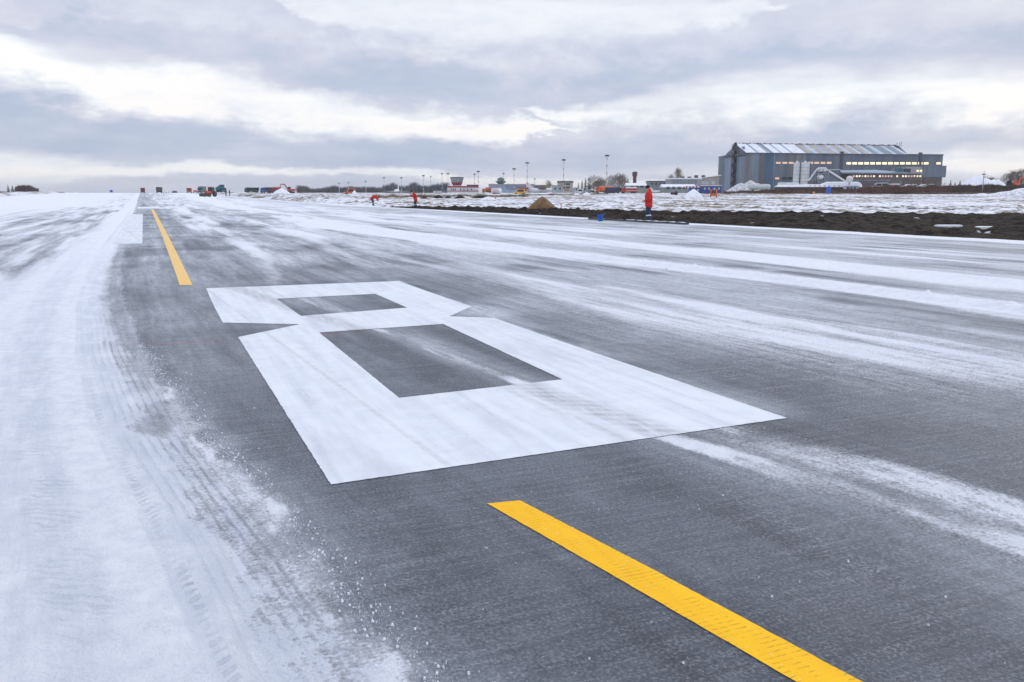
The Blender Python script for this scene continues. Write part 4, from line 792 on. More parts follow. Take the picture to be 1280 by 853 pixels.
def plane(px, D, label, ln, yaw, prop=False, tail=None, name='parked_plane', t_tail=False, group='parked planes', hull=None):
    r = root(name, label, 'plane', px, D, yaw, group); a = ln / 2; R0 = ln * .055; zc = R0 * 1.55; hull = hull or WHITEP
    MB().lathe([(.05, -a), (R0 * .55, -a + R0 * .7), (R0 * .9, -a + R0 * 1.9), (R0, -a + R0 * 3), (R0, a * .45), (R0 * .8, a * .66), (R0 * .42, a * .88), (.08, a)], 16, (0, 0, zc), 'x').build('fuselage', hull, r, True)
    zw = zc + (R0 * .75 if prop else -R0 * .45)
    for s_ in (-1, 1):
        wg = MB().rings([[(-ln * .12, s_ * R0 * .6, zw - .12), (ln * .07, s_ * R0 * .6, zw - .1), (ln * .07, s_ * R0 * .6, zw + .12), (-ln * .12, s_ * R0 * .6, zw + .16)], [(ln * .02, s_ * ln * .45, zw + .25), (ln * .08, s_ * ln * .45, zw + .25), (ln * .08, s_ * ln * .45, zw + .35), (ln * .02, s_ * ln * .45, zw + .37)]]).build('wing', hull, r)
        for k in ((.16, .28) if prop else (.16,)):
            MB().lathe([(.2, -ln * .16), (R0 * .42, -ln * .13), (R0 * .42, ln * .0), (.15, ln * .05)], 10, (0 if not t_tail else ln * .36, s_ * (ln * k if not t_tail else R0 * 1.35), zw - (.5 if not prop else .1) if not t_tail else zc + .3), 'x').build('engine', DKST if prop else GREYP, wg)
        zs_ = zc + R0 * (.35 if not t_tail else 3.6); MB().rings([[(a * .72, s_ * .1, zs_ - .06), (a * .95, s_ * .1, zs_ - .06), (a * .95, s_ * .1, zs_ + .08), (a * .72, s_ * .1, zs_ + .08)], [(a * .86, s_ * ln * .16, zs_), (a * .97, s_ * ln * .16, zs_), (a * .97, s_ * ln * .16, zs_ + .06), (a * .86, s_ * ln * .16, zs_ + .06)]]).build('tailplane', tail or hull, r)
        MB().lathe([(R0 * .05, -.2), (R0 * .3, -.2), (R0 * .3, .2), (R0 * .05, .2)], 10, (ln * .05, s_ * R0 * .9, R0 * .3), 'y').build('main_wheel', TYRE, r)
    MB().prism([(a * .50, zc + R0 * .7), (a * .80, zc + R0 * 3.7), (a * .97, zc + R0 * 3.7), (a * .93, zc + R0 * .2)], -.12, .12).build('tail_fin', tail or hull, r)
    MB().box(-a + R0 * .9, -a + R0 * 1.5, -R0 * .6, R0 * .6, zc + R0 * .42, zc + R0 * .72).build('cockpit_window', GLASS, r); b = MB(); b.tube([(-a + R0 * 3, 0, zc - R0), (-a + R0 * 3, 0, .2)], .1, 5); b.lathe([(.05, -.15), (R0 * .25, -.15), (R0 * .25, .15), (.05, .15)], 10, (-a + R0 * 3, 0, R0 * .25), 'y'); b.build('nose_wheel', TYRE, r)
    return r
plane(678, 560, 'white four engined propeller plane parked with its tail fin toward the terminal', 24, PI - .35, True)
plane(496, 560, 'white jet seen head on before the bluish distant woods', 19, PI / 2, False)
plane(823, 440, 'small white jet with raised tail right of the worker in the red coat', 9.5, PI + .1, False)
plane(1285, 335, 'jet with dark blue tail fin behind the big snow hill', 17, PI - .12, False, NAVY, t_tail=True)
for px, D, y_, mm, lb, sn in ((724, 430, .1, WHITEP, 'white van at the left end of the vehicle row, by the pale blue hut', True), (733, 420, .2, GREYP, 'grey car left of the orange tank truck', True), (739, 425, -.2, NAVY, 'dark car just left of the orange tank truck', False)):
    car(px, D, lb, mm, y_, mm is WHITEP, 'parked vehicles in the airport row', snow=sn, cat='van' if mm is WHITEP else 'car', name='parked_van' if mm is WHITEP else 'parked_car')
block('pale_hut', 'pale blue hut at the left end of the vehicle row', 'hut', 716.5, 722.5, 440, 234.2, 4, mat('pale_blue_wall', (.42, .52, .58), .7, .15, .5), SNOWCAP, (721.2,), None, (237.5,), rh=.35, wh=1.8, ww=.7)
tank_truck(752.5, 400, 'bright orange tank truck in the vehicle row below the tallest mast', ORANGE, ORANGE, 0.0)
dump_truck(766, 400, 'dark blue truck next to the orange tank truck', NAVY, NAVY, PI, group='airport service trucks'); box_truck(772.5, 405, 'dark blue box truck touching the red fire truck', NAVY, NAVY, PI, 2.7, 'airport service trucks')
def fire_truck(px, D):
    r = root('fire_truck', 'bright red fire truck with white roof gear at the right end of the vehicle row', 'fire truck', px, D, 0.0); cab_truck(r, RED, -3.6, 2.5, 2.5, 2.0)
    MB().box(-1.5, 4.2, -1.25, 1.25, .8, 2.3, .08).build('body', RED, r); MB().box(-1.5, 4.2, -1.28, -1.25, 1.2, 1.4).build('white_stripe', WHITEP, r)
    for k in range(3): MB().box(-1.2 + k * 1.7, .2 + k * 1.7, -1.275, -1.25, 1.5, 2.2).build('locker_door', REDB, r)
    b = MB(); b.box(-1.3, 3.8, -.6, .6, 2.3, 2.75, .05); b.tube([(-1.2, .3, 2.85), (3.8, .3, 2.95)], .08, 5); b.build('roof_gear', SNOWCAP, r); MB().box(-3.2, -2.2, -.7, .7, 2.5, 2.65).build('light_bar', BLUEP, r); wheels(r, (-2.5, 1.6, 2.9), 1.0, .52, .42)
fire_truck(786, 400)
# red brick water tower
D = 560; f = Frame(793, D); r = root('water_tower', 'red brick water tower rising behind a snow roofed shed', 'water tower', 793, D); BRK = mat('dark_red_brick', (.135, .055, .06), .9, .3, .5); zt = [f.z(p) for p in (229, 221, 219.8, 215.8)]
MB().lathe([(1.3, 0), (1.15, zt[1])], 8, (0, 0, 0)).build('shaft', BRK, r); MB().lathe([(1.2, zt[1]), (1.65, zt[2]), (1.65, zt[3])], 8).build('tank_drum', BRK, r); MB().lathe([(1.8, zt[3]), (1.8, zt[3] + .25), (.2, zt[3] + .5)], 8).build('roof', DKST, r); MB().tube([(.7, 0, zt[3] + .3), (.7, 0, zt[3] + 1.3)], .12, 4).build('vent_pipe', DKST, r)
for z in (zt[1] * .35, zt[1] * .7): MB().box(-.3, .3, -1.3, -1.1, z, z + .9).build('window', GLASS, r)
GSH = mat('grey_green_sheds', (.26, .29, .29), .8, .2, .2)
block('snow_roofed_shed', 'long low shed with white snowy roof below the red water tower', 'shed', 784, 808, 500, 228.8, 12, GSH, SNOWCAP, (790, 796, 802), None, (233.5,), rh=1.6, gable=True, ww=1.6)
block('grey_warehouse', 'dull grey warehouse with uneven roof behind the small white jet', 'warehouse', 811, 838, 640, 226.3, 14, mat('dull_grey_wall', (.20, .21, .235), .85, .25, .15), DKST, (815, 820, 825, 830, 835), None, (230,), rh=.7, ww=1.4)
r, f = block('lean_to_shed', 'low shed with wide white snowy roof in front of the long grey works', 'shed', 829, 869, 420, 230.4, 9, GSH, SNOWCAP, (835, 842, 849, 856, 863), None, (235,), rh=1.5, gable=True, ww=1.7)
r, f = block('long_works_building', 'long grey works building with white snowy roof left of the big hangar', 'building', 838, 876, 470, 222.6, 16, mat('works_wall', (.33, .33, .35), .85, .18, .2), SNOWCAP, (842, 846.5, 851, 855.5, 860, 864.5, 869), mat('works_glass', (.20, .24, .28), .3, .3), (225.6, 228.4), rh=.7, ww=1.5, wh=1.0)
x0, x1 = f.x(870), f.x(899)
MB().rings([[(f.x(876) + .02, 1, -1), (x1, 1, -1), (x1, 1, f.z(219.8)), (f.x(876) + .02, 1, f.z(223.2))], [(f.x(876) + .02, 15, -1), (x1, 15, -1), (x1, 15, f.z(219.8)), (f.x(876) + .02, 15, f.z(223.2))]]).build('extension', mat('beige_wall', (.38, .33, .29), .85, .15, .2), r); MB().rings([[(f.x(874), .5, f.z(223)), (x1 + 1, .5, f.z(219.6)), (x1 + 1, 15, f.z(219.6)), (f.x(874), 15, f.z(223))], [(f.x(874), .5, f.z(222.4)), (x1 + 1, .5, f.z(218.9)), (x1 + 1, 15, f.z(218.9)), (f.x(874), 15, f.z(222.4))]]).build('extension_roof', SNOWCAP, r)
for p in (879, 883.5, 891.5): MB().box(f.x(p) - .9, f.x(p) + .9, .9, 1.02, f.z(230.6), f.z(226.9)).build('window', mat('pale_blue_glass', (.40, .52, .58), .3, .15), r)
for p in (856, 864.5, 873, 882): b = MB(); b.box(f.x(p) - .9, f.x(p) + .9, 6, 8, f.z(223), f.z(220.6 if p < 870 else 218.9), .2); b.build('roof_vent', DKST, r)
# blue site cabins
for i, (a, b_, top, lb) in enumerate(((862, 876, 234.6, 'plain dark blue site cabin behind the snow cone'), (877.5, 889, 232.6, 'blue site cabin with snowy roof behind the orange van'), (889.3, 901.5, 232.6, 'blue site cabin with snowy roof nearest the big hangar'))):
    D = 370; f = Frame((a + b_) / 2, D); r = root('site_cabin', lb, 'site cabin', (a + b_) / 2, D, 0, 'blue site cabins'); x0, x1 = f.x(a), f.x(b_)
    b = MB(); b.box(x0, x1, 0, 2.5, .15, f.z(top), .03); b.build('body', mat('cabin_blue', (.02, .055, .24), .6, .25, .4), r); MB().box(x0 + .2, x1 - .2, .2, 2.3, 0, .15).build('skid', DKST, r)
    if i: MB().box(x0 - .05, x1 + .05, -.05, 2.55, f.z(top), f.z(top) + .28).build('snow_cover', SNOWCAP, r)
    for k in range(2): xx = x0 + (x1 - x0) * (.3 + .45 * k); MB().box(xx - .4, xx + .4, -.05, .02, f.z(top) - 1.6, f.z(top) - .7).build('window', mat('pale_blue_glass'), r)
f = Frame(867, 380); r = root('striped_barrier', 'red and white striped barrier boards above the plain blue cabin', 'barrier', 867, 385); 
MB().box(f.x(856), f.x(877), 0, .2, f.z(235.2), f.z(232.8)).build('board', WHITEP, r)
for k in range(5): xx = f.x(858 + k * 4.2); MB().box(xx - .35, xx + .35, -.06, 0, f.z(235.1), f.z(232.9)).build('red_band', RED, r)
for p in (857, 866, 876): MB().tube([(f.x(p), .1, 0), (f.x(p), .1, f.z(235.2))], .08, 5).build('post', DKST, r)
car(892.3, 225, 'orange van with tinted rear window parked on the snowy field before the blue cabins', ORANGE, PI / 2 + PI - .25, True, None, 'van', name='parked_van')
f = Frame(845.3, 280); r = root('spherical_tank', 'small dark round tank on a frame at the field edge before the lean-to shed', 'tank', 845.3, 280); MB().ball((0, 0, .9), (.65, .65, .65), 14, 9).build('drum', NAVY, r, True); MB().box(-.5, .5, -.4, .4, 0, .3).build('frame', DKST, r); MB().box(-1.6, -.2, .5, 1.3, .3, 1.1, .08).build('pump_box', mat('maroon'), r)
# ------------------------------------------------------------------ the big hangar
D0 = 480.0; hf = Frame(932, D0); ANG = math.atan2(25, 124.6); lx, ly = math.cos(ANG), math.sin(ANG)
hang = root('aircraft_hangar', 'huge blue grey aircraft hangar with striped snowy roof and rows of lit windows', 'hangar', 932, D0, ANG)
HR0, HZ0 = hf.R0, hf.z0
def hx(px, y=0.0, py=200.0):
    c = (px - 640) / den(py); return (c * (D0 + lx * y) - HR0 + ly * y) / (lx - ly * c)
def hz(py, x=0.0, y=0.0): return Zy(py, D0 + ly * x + lx * y) - HZ0
GW = 27.5; ze = hz(192.0, 30); zr = hz(180.0, 0, GW / 2); XE = hx(1178.5); XR = hx(1133.5)
def cladding(n, c): return mat(n, c, .55, .22, .35, .15, streak=True)
CL = {'a': cladding('clad_slate', (0.111, 0.143, 0.202)), 'b': cladding('clad_blue', (0.065, 0.124, 0.202)), 'c': cladding('clad_grey', (0.202, 0.215, 0.247)), 'd': cladding('clad_brown', (0.166, 0.172, 0.192)), 'e': cladding('clad_rust', (0.163, 0.14, 0.137)), 'f': cladding('clad_pale', (0.208, 0.273, 0.351)), 'g': cladding('clad_dark', (0.065, 0.078, 0.098)), 'h': cladding('clad_mid', (0.137, 0.169, 0.215))}
keys = list(CL); b = MB()
segs = [(932, 'd'), (937, 'c'), (941, 'f'), (948.5, 'e'), (953, 'd'), (955, 'b'), (967.5, 'f'), (968.6, 'h'), (985, 'd'), (996, 'c'), (1007, 'a'), (1013, 'h'), (1022, 'a'), (1039, 'h'), (1050.5, 'g'), (1053.5, 'h'), (1068, 'a'), (1080, 'h'), (1089, 'a'), (1106, 'h'), (1115, 'a'), (1130, 'h'), (1149, 'g'), (1151.5, 'h'), (1169, 'a'), (1172, 'h'), (1178.5, None)]
for i, ((p0, k), (p1, _)) in enumerate(zip(segs, segs[1:])):
    x0, x1 = hx(p0), hx(p1); b.k = keys.index(k); off = .0 if k != 'g' else -.6
    b.box(x0, x1, off + (.04 if i % 2 else 0), 1.2, -3, ze + (1.3 if k == 'g' else 0))
b.k = 7; b.box(XR, XE, 1.2, GW, -3, ze - .02); b.box(.02, XR, GW - 1, GW, -3, ze - .02)
b.build('wall', [CL[k] for k in keys], hang)
# gable front with tall sliding doors
b = MB(); b.T = Matrix.Rotation(PI / 2, 4, 'Z')
gy0 = 0.0
g_ = MB(); g_.rings([[(-.02, .05, -3), (-.02, GW, -3), (-.02, GW, ze), (-.02, GW / 2, zr - .3), (-.02, .05, ze)], [(.9, .05, -3), (.9, GW, -3), (.9, GW, ze), (.9, GW / 2, zr - .3), (.9, .05, ze)]])
g_.build('gable_wall', CL['h'], hang)
for i in range(6):
    y0 = .8 + i * (GW - 1.6) / 6; MB().box(-.7 + (.25 if i % 2 else 0), -.08 + (.0 if i % 2 else -.2), y0 + .05, y0 + (GW - 1.6) / 6 - .05, -2, ze * .93).build('sliding_door', CL['f' if i != 3 else 'c'], hang)
MB().box(-1.7, -.03, -.5, GW + .5, ze * .945, ze * .985).build('door_rail_canopy', CL['g'], hang)
MB().box(-.25, -.03, GW * .12, GW * .24, zr * .87, zr * .93).build('gable_vent', CL['f'], hang)
b = MB(); yc = GW * .46; n = 11; z0, z1 = 0.0, zr - .2
for s_ in (-1, 1):
    for q in (-.9, -2.6): b.box(q - .1, q + .1, yc + s_ * 1.3 - .1, yc + s_ * 1.3 + .1, z0, z1)
for k in range(n):
    za = z0 + (z1 - z0) * k / n; zb = z0 + (z1 - z0) * (k + 1) / n; s_ = 1 if k % 2 else -1
    b.box(-2.7, -.8, yc - 1.5, yc + 1.5, zb - .12, zb); b.add([(-2.5, yc - s_ * 1.3, za), (-1, yc - s_ * 1.3, za), (-1, yc + s_ * 1.3, zb - .2), (-2.5, yc + s_ * 1.3, zb - .2), (-2.5, yc - s_ * 1.3, za + 1.0), (-1, yc - s_ * 1.3, za + 1.0), (-1, yc + s_ * 1.3, zb + .8), (-2.5, yc + s_ * 1.3, zb + .8)], [(0, 1, 2, 3), (0, 3, 7, 4), (1, 2, 6, 5), (4, 5, 6, 7)])
b.build('stair_tower', DKST, hang)
# lower side bay at the far left
b = MB(); b.box(1.0, 60, GW + .02, GW + 11.5, -3, hz(195.9, 0, 33)); b.build('side_bay', CL['h'], hang); MB().box(.7, 60, GW + .3, GW + 11.8, hz(195.9, 0, 33), hz(195.4, 0, 33)).build('side_bay_roof', DKST, hang)
# striped roof
RF = [mat('roof_snow', (.80, .83, .88), .85, .12, .35), mat('roof_blue', (.30, .39, .50), .5, .2, .3), mat('roof_beige', (.42, .38, .35), .6, .2, .3), mat('roof_grey', (.20, .235, .28), .55, .2, .3), mat('roof_palesky', (.47, .58, .68), .6, .15, .3)]
st = [(932, 0), (944.5, 1), (948, 0), (958, 1), (962, 3), (966, 0), (974.5, 1), (977, 0), (987.5, 1), (990.5, 0), (1006.5, 3), (1009, 2), (1017, 4), (1023, 2), (1032, 1), (1038, 2), (1046, 4), (1051, 2), (1060, 4), (1064, 2), (1073, 4), (1077, 3), (1080, 2), (1087, 4), (1091, 3), (1097, 1), (1100, 4), (1105, 3), (1116, 4), (1120, 3), (1129, 4), (1133.5, None)]
b = MB(); sl = XR - hx(1123.5, GW / 2, 181)
for (p0, k), (p1, _) in zip(st, st[1:]):
    q0, q1 = hx(p0), hx(p1); b.k = k; last = p1 == 1133.5
    r0, r1 = q0, q1
    if q1 > XR - sl: r1 = XR - sl if q1 >= XR - sl else q1
    if q0 > XR - sl: r0 = XR - sl
    if k == 0: # snow lies on the strip, a hand's breadth thick
        b.rings([[(q0, -.5, ze), (r0, GW / 2, zr), (r0, GW / 2, zr + .22), (q0, -.5, ze + .22)], [(q1, -.5, ze), (r1, GW / 2, zr), (r1, GW / 2, zr + .22), (q1, -.5, ze + .22)]])
    else: b.quad((q0, -.5, ze + .1), (q1, -.5, ze + .1), (r1, GW / 2, zr + .1), (r0, GW / 2, zr + .1))
b.k = 3; b.quad((0, GW + .5, ze), (XR, GW + .5, ze), (XR - sl, GW / 2, zr + .1), (0, GW / 2, zr + .1)); b.add([(XR, -.5, ze + .1), (XR, GW + .5, ze), (XR - sl, GW / 2, zr + .1)], [(0, 1, 2)])
b.k = 3; b.box(XR, XE + .2, -.3, GW + .3, ze, ze + .35)
b.build('roof', RF, hang)
b = MB()
for k in range(46): x = 1 + k * (XR - sl - 2) / 46; b.box(x, x + (XR - sl) / 46 * (.8 if k % 3 else .5), GW / 2 - .25, GW / 2 + .25, zr + .12, zr + .45 + .2 * (k % 2))
b.build('ridge_cap', mat('rusty_ridge', (.17, .09, .08), .8, .3, .4), hang)
MB().box(-.2, XE, -.72, -.52, ze - .2, ze + .12).build('eave_gutter', CL['g'], hang)
for p, tp in ((1121, 178.5), (1124.2, 178), (1126.5, 177)): x = hx(p, GW / 2, 180); MB().tube([(x, GW / 2, zr - .5), (x, GW / 2, hz(tp, x, GW / 2))], .14, 5).build('antenna', DKST, hang)
def lit(p, py, wpx, hpx, m, y=-.62):
    x0, x1 = hx(p - wpx / 2), hx(p + wpx / 2); z0, z1 = hz(py + hpx / 2, x0), hz(py - hpx / 2, x0)
    fr = MB().box(x0 - .25, x1 + .25, -.14, -.02, z0 - .2, z1 + .2).build('window', CL['g'], hang); MB().box(x0, x1, -.19, -.145, z0, z1).build('pane', m, fr)
for i, p in enumerate((973, 981, 989)): lit(p, 203.8, 6.2, 2.6, DIM)
for i, p in enumerate((1013.6, 1021, 1028.8, 1036.4)): lit(p, 203.8, 6, 2.8, DIM)
for i, p in enumerate([1061 + 7.45 * k for k in range(14)]): lit(p, 204.4, 5.9, 3.0, LIT)
lit(1173.3, 204.4, 5.4, 2.9, LIT)
for i, p in enumerate((972.5, 981.5, 988.5)): lit(p, 223.2, 5.2, 2.6, DIM if i == 0 else GLASS)
# metal annex at the right end
x0, x1 = hx(1156, -14), hx(1184, -14)
MB().box(x0, x1, -14, 6, hz(222.5, 120), hz(208.4, 120)).build('annex', CL['h'], hang); MB().box(x0 + 1, x1 - 1.5, -13, 6, -3, hz(222.6, 120)).build('annex_base', cladding('clad_earth', (0.13, 0.111, 0.111)), hang); MB().box(hx(1134, -14), x0 - .05, -13, 5, -3, hz(209.8, 118)).build('annex_link', mat('pale_link', (.34, .33, .32), .8, .15, .3), hang)
for p in (1149.5, 1153.8): x = hx(p, -14); MB().box(x - .75, x + .75, -13.12, -13.0, hz(215.8, 118), hz(213.6, 118)).build('window', LIT, hang)
# ------------------------------------------------------------------ low workshop in front of the hangar
f = Frame(1100, 440); r = root('workshop', 'long low brown workshop with a row of small lit windows in front of the hangar', 'workshop', 1100, 440)
x0, x1 = f.x(1062), f.x(1150); MB().box(x0, x1, 0, 14, -1, f.z(217.2)).build('wall', mat('brown_workshop_wall', (.125, .108, .108), .85, .25, .25), r)
MB().rings([[(f.x(1050), -1, f.z(215.6)), (f.x(1050), 15, f.z(212.2)), (f.x(1050), 15, f.z(212.8)), (f.x(1050), -1, f.z(216.4))], [(f.x(1108), -1, f.z(216.2)), (f.x(1108), 15, f.z(211.4)), (f.x(1108), 15, f.z(212)), (f.x(1108), -1, f.z(217.2))], [(f.x(1152), -1, f.z(216.4)), (f.x(1152), 15, f.z(215.2)), (f.x(1152), 15, f.z(215.6)), (f.x(1152), -1, f.z(217.2))]]).build('roof', mat('slate_blue_roof', (.26, .34, .43), .6, .25, .25), r)
for p in [1066 + 3.6 * k for k in range(24)]:
    if p in (1066 + 3.6 * 8, 1066 + 3.6 * 14, 1066 + 3.6 * 16): continue
    MB().box(f.x(p) - .42, f.x(p) + .42, -.1, .02, f.z(221.6), f.z(219.3)).build('window', LIT if random.random() < .6 else DIM, r)
MB().box(x0 + 2, x1 - 16, -.15, .02, f.z(226.4), f.z(224.9)).build('ribbon_window', mat('pale_ribbon_glass', (.26, .33, .44), .3, .3, .4), r)
MB().box(f.x(1034), f.x(1051), 2, 12, -1, f.z(212.6)).build('side_block', CL['h'], r); MB().box(f.x(1033.6), f.x(1051.4), 1.6, 12.4, f.z(212.6), f.z(212.0)).build('side_block_roof', SNOWCAP, r)
for p in (1128.5, 1139): MB().box(f.x(p) - 1.3, f.x(p) + 1.3, 5, 8, f.z(216), f.z(209.4 if p < 1130 else 210.6)).build('roof_unit', TEAL if p < 1130 else NAVY, r)
# ------------------------------------------------------------------ concrete plant
SILO = mat('pale_silo_paint', (.70, .73, .74), .6, .12, .4)
for px, wd, lb in ((994.4, 7.6, 'narrower pale silo standing left of its wider twin'), (1004.6, 12.4, 'wide pale silo beside the white conveyor')):
    D = 425; f = Frame(px, D); r = root('silo', lb, 'silo', px, D, 0, 'pale vertical silos'); rd = wd * D / 1064 / 2; zt_ = f.z(203.4)
    MB().lathe([(rd * .5, .6), (rd, 2.2), (rd, zt_ - .15), (rd * .9, zt_)], 20).build('tank', SILO, r, False)
    for k in range(7): z = 2.2 + (zt_ - 3) * k / 7; MB().lathe([(rd + .01, z), (rd + .07, z), (rd + .07, z + .12), (rd + .01, z + .12)], 20).build('ring_band', GREYP, r)
    for k in range(4): a = k * PI / 2 + .6; MB().tube([(rd * .9 * math.cos(a), rd * .9 * math.sin(a), 0), (rd * .9 * math.cos(a), rd * .9 * math.sin(a), 2.4)], .14, 5).build('leg', DKST, r)
    MB().box(-.45, .45, -.45, .45, zt_ + .01, zt_ + .8, .06).build('filter_unit', SILO, r); MB().box(rd * .75, rd * .75 + .3, -rd * .75, -rd * .75 + .3, .5, zt_).build('ladder', DKST, r)
D = 412; f = Frame(1026, D); r = root('batching_plant', 'white concrete batching plant with a long sloping conveyor and twin pipes', 'batching plant', 1026, D)
b = MB()
for p in (1020.5, 1025.5, 1032):
    for y in (-2, 2): b.box(f.x(p) - .14, f.x(p) + .14, y - .14, y + .14, 0, f.z(211.5))
for py in (228, 222.5, 217.5): b.box(f.x(1019.5), f.x(1033), -2.2, 2.2, f.z(py), f.z(py) + .25)
b.build('frame', GREYP, r)
MB().box(f.x(1021.8), f.x(1029.6), -1.8, 1.8, f.z(214.6), f.z(209.4), .2).build('hopper_head', SILO, r); MB().lathe([(.4, f.z(218.5)), (1.5, f.z(216.6)), (1.5, f.z(214.8))], 12, (f.x(1024.5), 0, 0)).build('hopper', DKST, r)
MB().lathe([(.4, -1.5), (1.3, -1), (1.3, 1), (.4, 1.5)], 12, (f.x(1023.5), -1, f.z(221.6)), 'x').build('mixer_drum', WHITEP, r); MB().box(f.x(1027.5), f.x(1033), -1.8, 1.8, f.z(228), f.z(216)).build('control_cabin', mat('blue_grey_wall'), r)
b = MB(); b.tube([(f.x(1028.5), 0, f.z(210.6)), (f.x(1056.5), 0, f.z(227.6))], .55, 6); b.build('conveyor', WHITEP, r); MB().tube([(f.x(1028.5), 0, f.z(212.6)), (f.x(1053), 0, f.z(227.6))], .22, 5).build('conveyor_truss', DKST, r)
for dx, dy in ((0, -1.1), (2.3, .9)): MB().tube([(f.x(1009 + dx), dy, f.z(226)), (f.x(1018.5 + dx), dy, f.z(211.6)), (f.x(1022 + dx), dy, f.z(210.8))], .3, 6).build('filling_pipe', WHITEP, r)
MB().box(f.x(1010), f.x(1021), -1.5, 1.5, .2, f.z(226.5)).build('pump_base', mat('grey_brown_base', (.16, .14, .14), .8, .25, .5), r)
heap('snowy_rubble_heap', 932, 430, 58, 15.5, mat('snow_over_rubble', (.80, .82, .87), .9, .5, 1.2, col2=(.30, .29, .30)), 'large rubble heap dusted with snow at the foot of the hangar doors', 'rubble heap', None, .14, 41, .6, 1.0, None, [(-.25, .85, .80), (.2, .75, 1.0), (.5, .6, .85)])
heap('brick_rubble_heap', 952, 432, 26, 14.5, mat('brick_rubble', (.15, .065, .045), .95, .3, 1.0), 'rust brown rubble heap behind the right end of the snowy heap', 'rubble heap', None, .10, 43, .6)
def lying_tank(px, wpx, D, pyt, label, dome=False):
    f = Frame(px, D); q = wpx * D / 1064 / 2; zt_ = f.z(pyt); rd = 1.25 if not dome else 1.4; r = root('horizontal_tank', label, 'tank', px, D, 0, 'white horizontal tanks')
    MB().lathe([(.3, -q), (rd * .8, -q + .15), (rd, -q + .5), (rd, q - .5), (rd * .8, q - .15), (.3, q)], 18, (0, 0, zt_ - rd), 'x').build('tank', mat('dull_white_tank', (.58, .62, .62), .6, .2, .6), r, True)
    for x in (-q * .6, q * .6): MB().box(x - .25, x + .25, -.9, .9, 0, zt_ - rd * 1.6).build('support', DKST, r)
    MB().box(-q + .6, q - .6, -.4, .4, zt_ - .05, zt_ + .1, .04).build('snow_cover', SNOWCAP, r)
lying_tank(949, 27, 395, 230.6, 'dull white horizontal tank in front of the rust brown rubble'); lying_tank(985, 27, 398, 228.6, 'white snow covered tank below the two silos')
MB_ = MB(); f = Frame(1016, 388); r = root('long_snowy_shed', 'long low dark shed under a thick white snow roof with a raised right end', 'shed', 1016, 388)
MB().box(f.x(973), f.x(1057), 0, 5, -.5, f.z(233.2)).build('wall', mat('dark_brown_boards', (.06, .036, .032), .9, .3, .5), r)
MB().rings([[(f.x(p), -.4, f.z(234)), (f.x(p), 5.4, f.z(234)), (f.x(p), 5.0, f.z(t_) - .1), (f.x(p), 2.5, f.z(t_) + .15), (f.x(p), .2, f.z(t_) - .1)] for p, t_ in ((972, 232.6), (976, 231.4), (995, 231.7), (1012, 231.0), (1028, 231.2), (1031.5, 229.2), (1036, 227.9), (1052, 227.6), (1060, 228), (1074, 227.8), (1077, 230.5))]).build('snow_roof', SNOWCAP, r)
for k in range(9): MB().box(f.x(1012 + 6 * k) - .3, f.x(1012 + 6 * k) + .3, -.52, -.41, f.z(233), f.z(232.2)).build('roof_lug', DKST, r)
f = Frame(1065, 380); r = root('white_hut', 'small white hut with dark door at the right end of the long snowy shed', 'hut', 1065, 380); x0, x1 = f.x(1057.5), f.x(1073); MB().box(x0, x1, 0, 3.5, -.3, f.z(232.6)).build('wall', mat('pale_blue_wall'), r)
MB().box(x0 - .3, x1 + .5, -.4, 3.9, f.z(232.6), f.z(231.6), .1).build('roof', SNOWCAP, r); MB().box(f.x(1059.5) - .5, f.x(1059.5) + .5, -.08, .02, -.2, f.z(234)).build('door', NAVY, r)
for p in (1063.8, 1068.5): MB().box(f.x(p) - .35, f.x(p) + .35, -.08, .02, f.z(236.2), f.z(233.9)).build('window', GLASS, r)
f = Frame(1061, 384); r = root('white_globe_tank', 'white round globe on a stand above the white hut', 'globe tank', 1061, 384); MB().ball((0, 0, f.z(224.3)), 1.55, 16, 11).build('globe', mat('warm_white_globe', (.70, .66, .64), .6, .1), r, True); MB().tube([(0, 0, 0), (0, 0, f.z(227))], .35, 8).build('stand', GREYP, r)
f = Frame(1035.5, 343); r = root('blue_drum_tank', 'bright blue upright tank in front of the long snowy shed', 'tank', 1035.5, 343); MB().lathe([(.8, 0), (.85, .1), (.85, f.z(234.2)), (.7, f.z(233.7)), (.2, f.z(233.3))], 16).build('drum', mat('bright_blue_plastic', (.02, .14, .60), .4, .15), r, False)
for z in (.5, 1.1): MB().lathe([(.86, z), (.9, z), (.9, z + .08), (.86, z + .08)], 16).build('ring_band', BLUEP, r)
MB().tube([(0, 0, f.z(233.4)), (0, 0, f.z(232.7))], .15, 8).build('filler_cap', BLUEP, r)
f = Frame(1017, 320); r = root('yellow_cabinet', 'small yellow box with a dark box beside it on the snowy field', 'utility box', 1017, 320); MB().box(-.3, .45, -.3, .3, 0, .95, .06).build('body', YELP, r); MB().box(-1.6, -.4, -.4, .4, 0, .65, .06).build('dark_box', DKST, r)
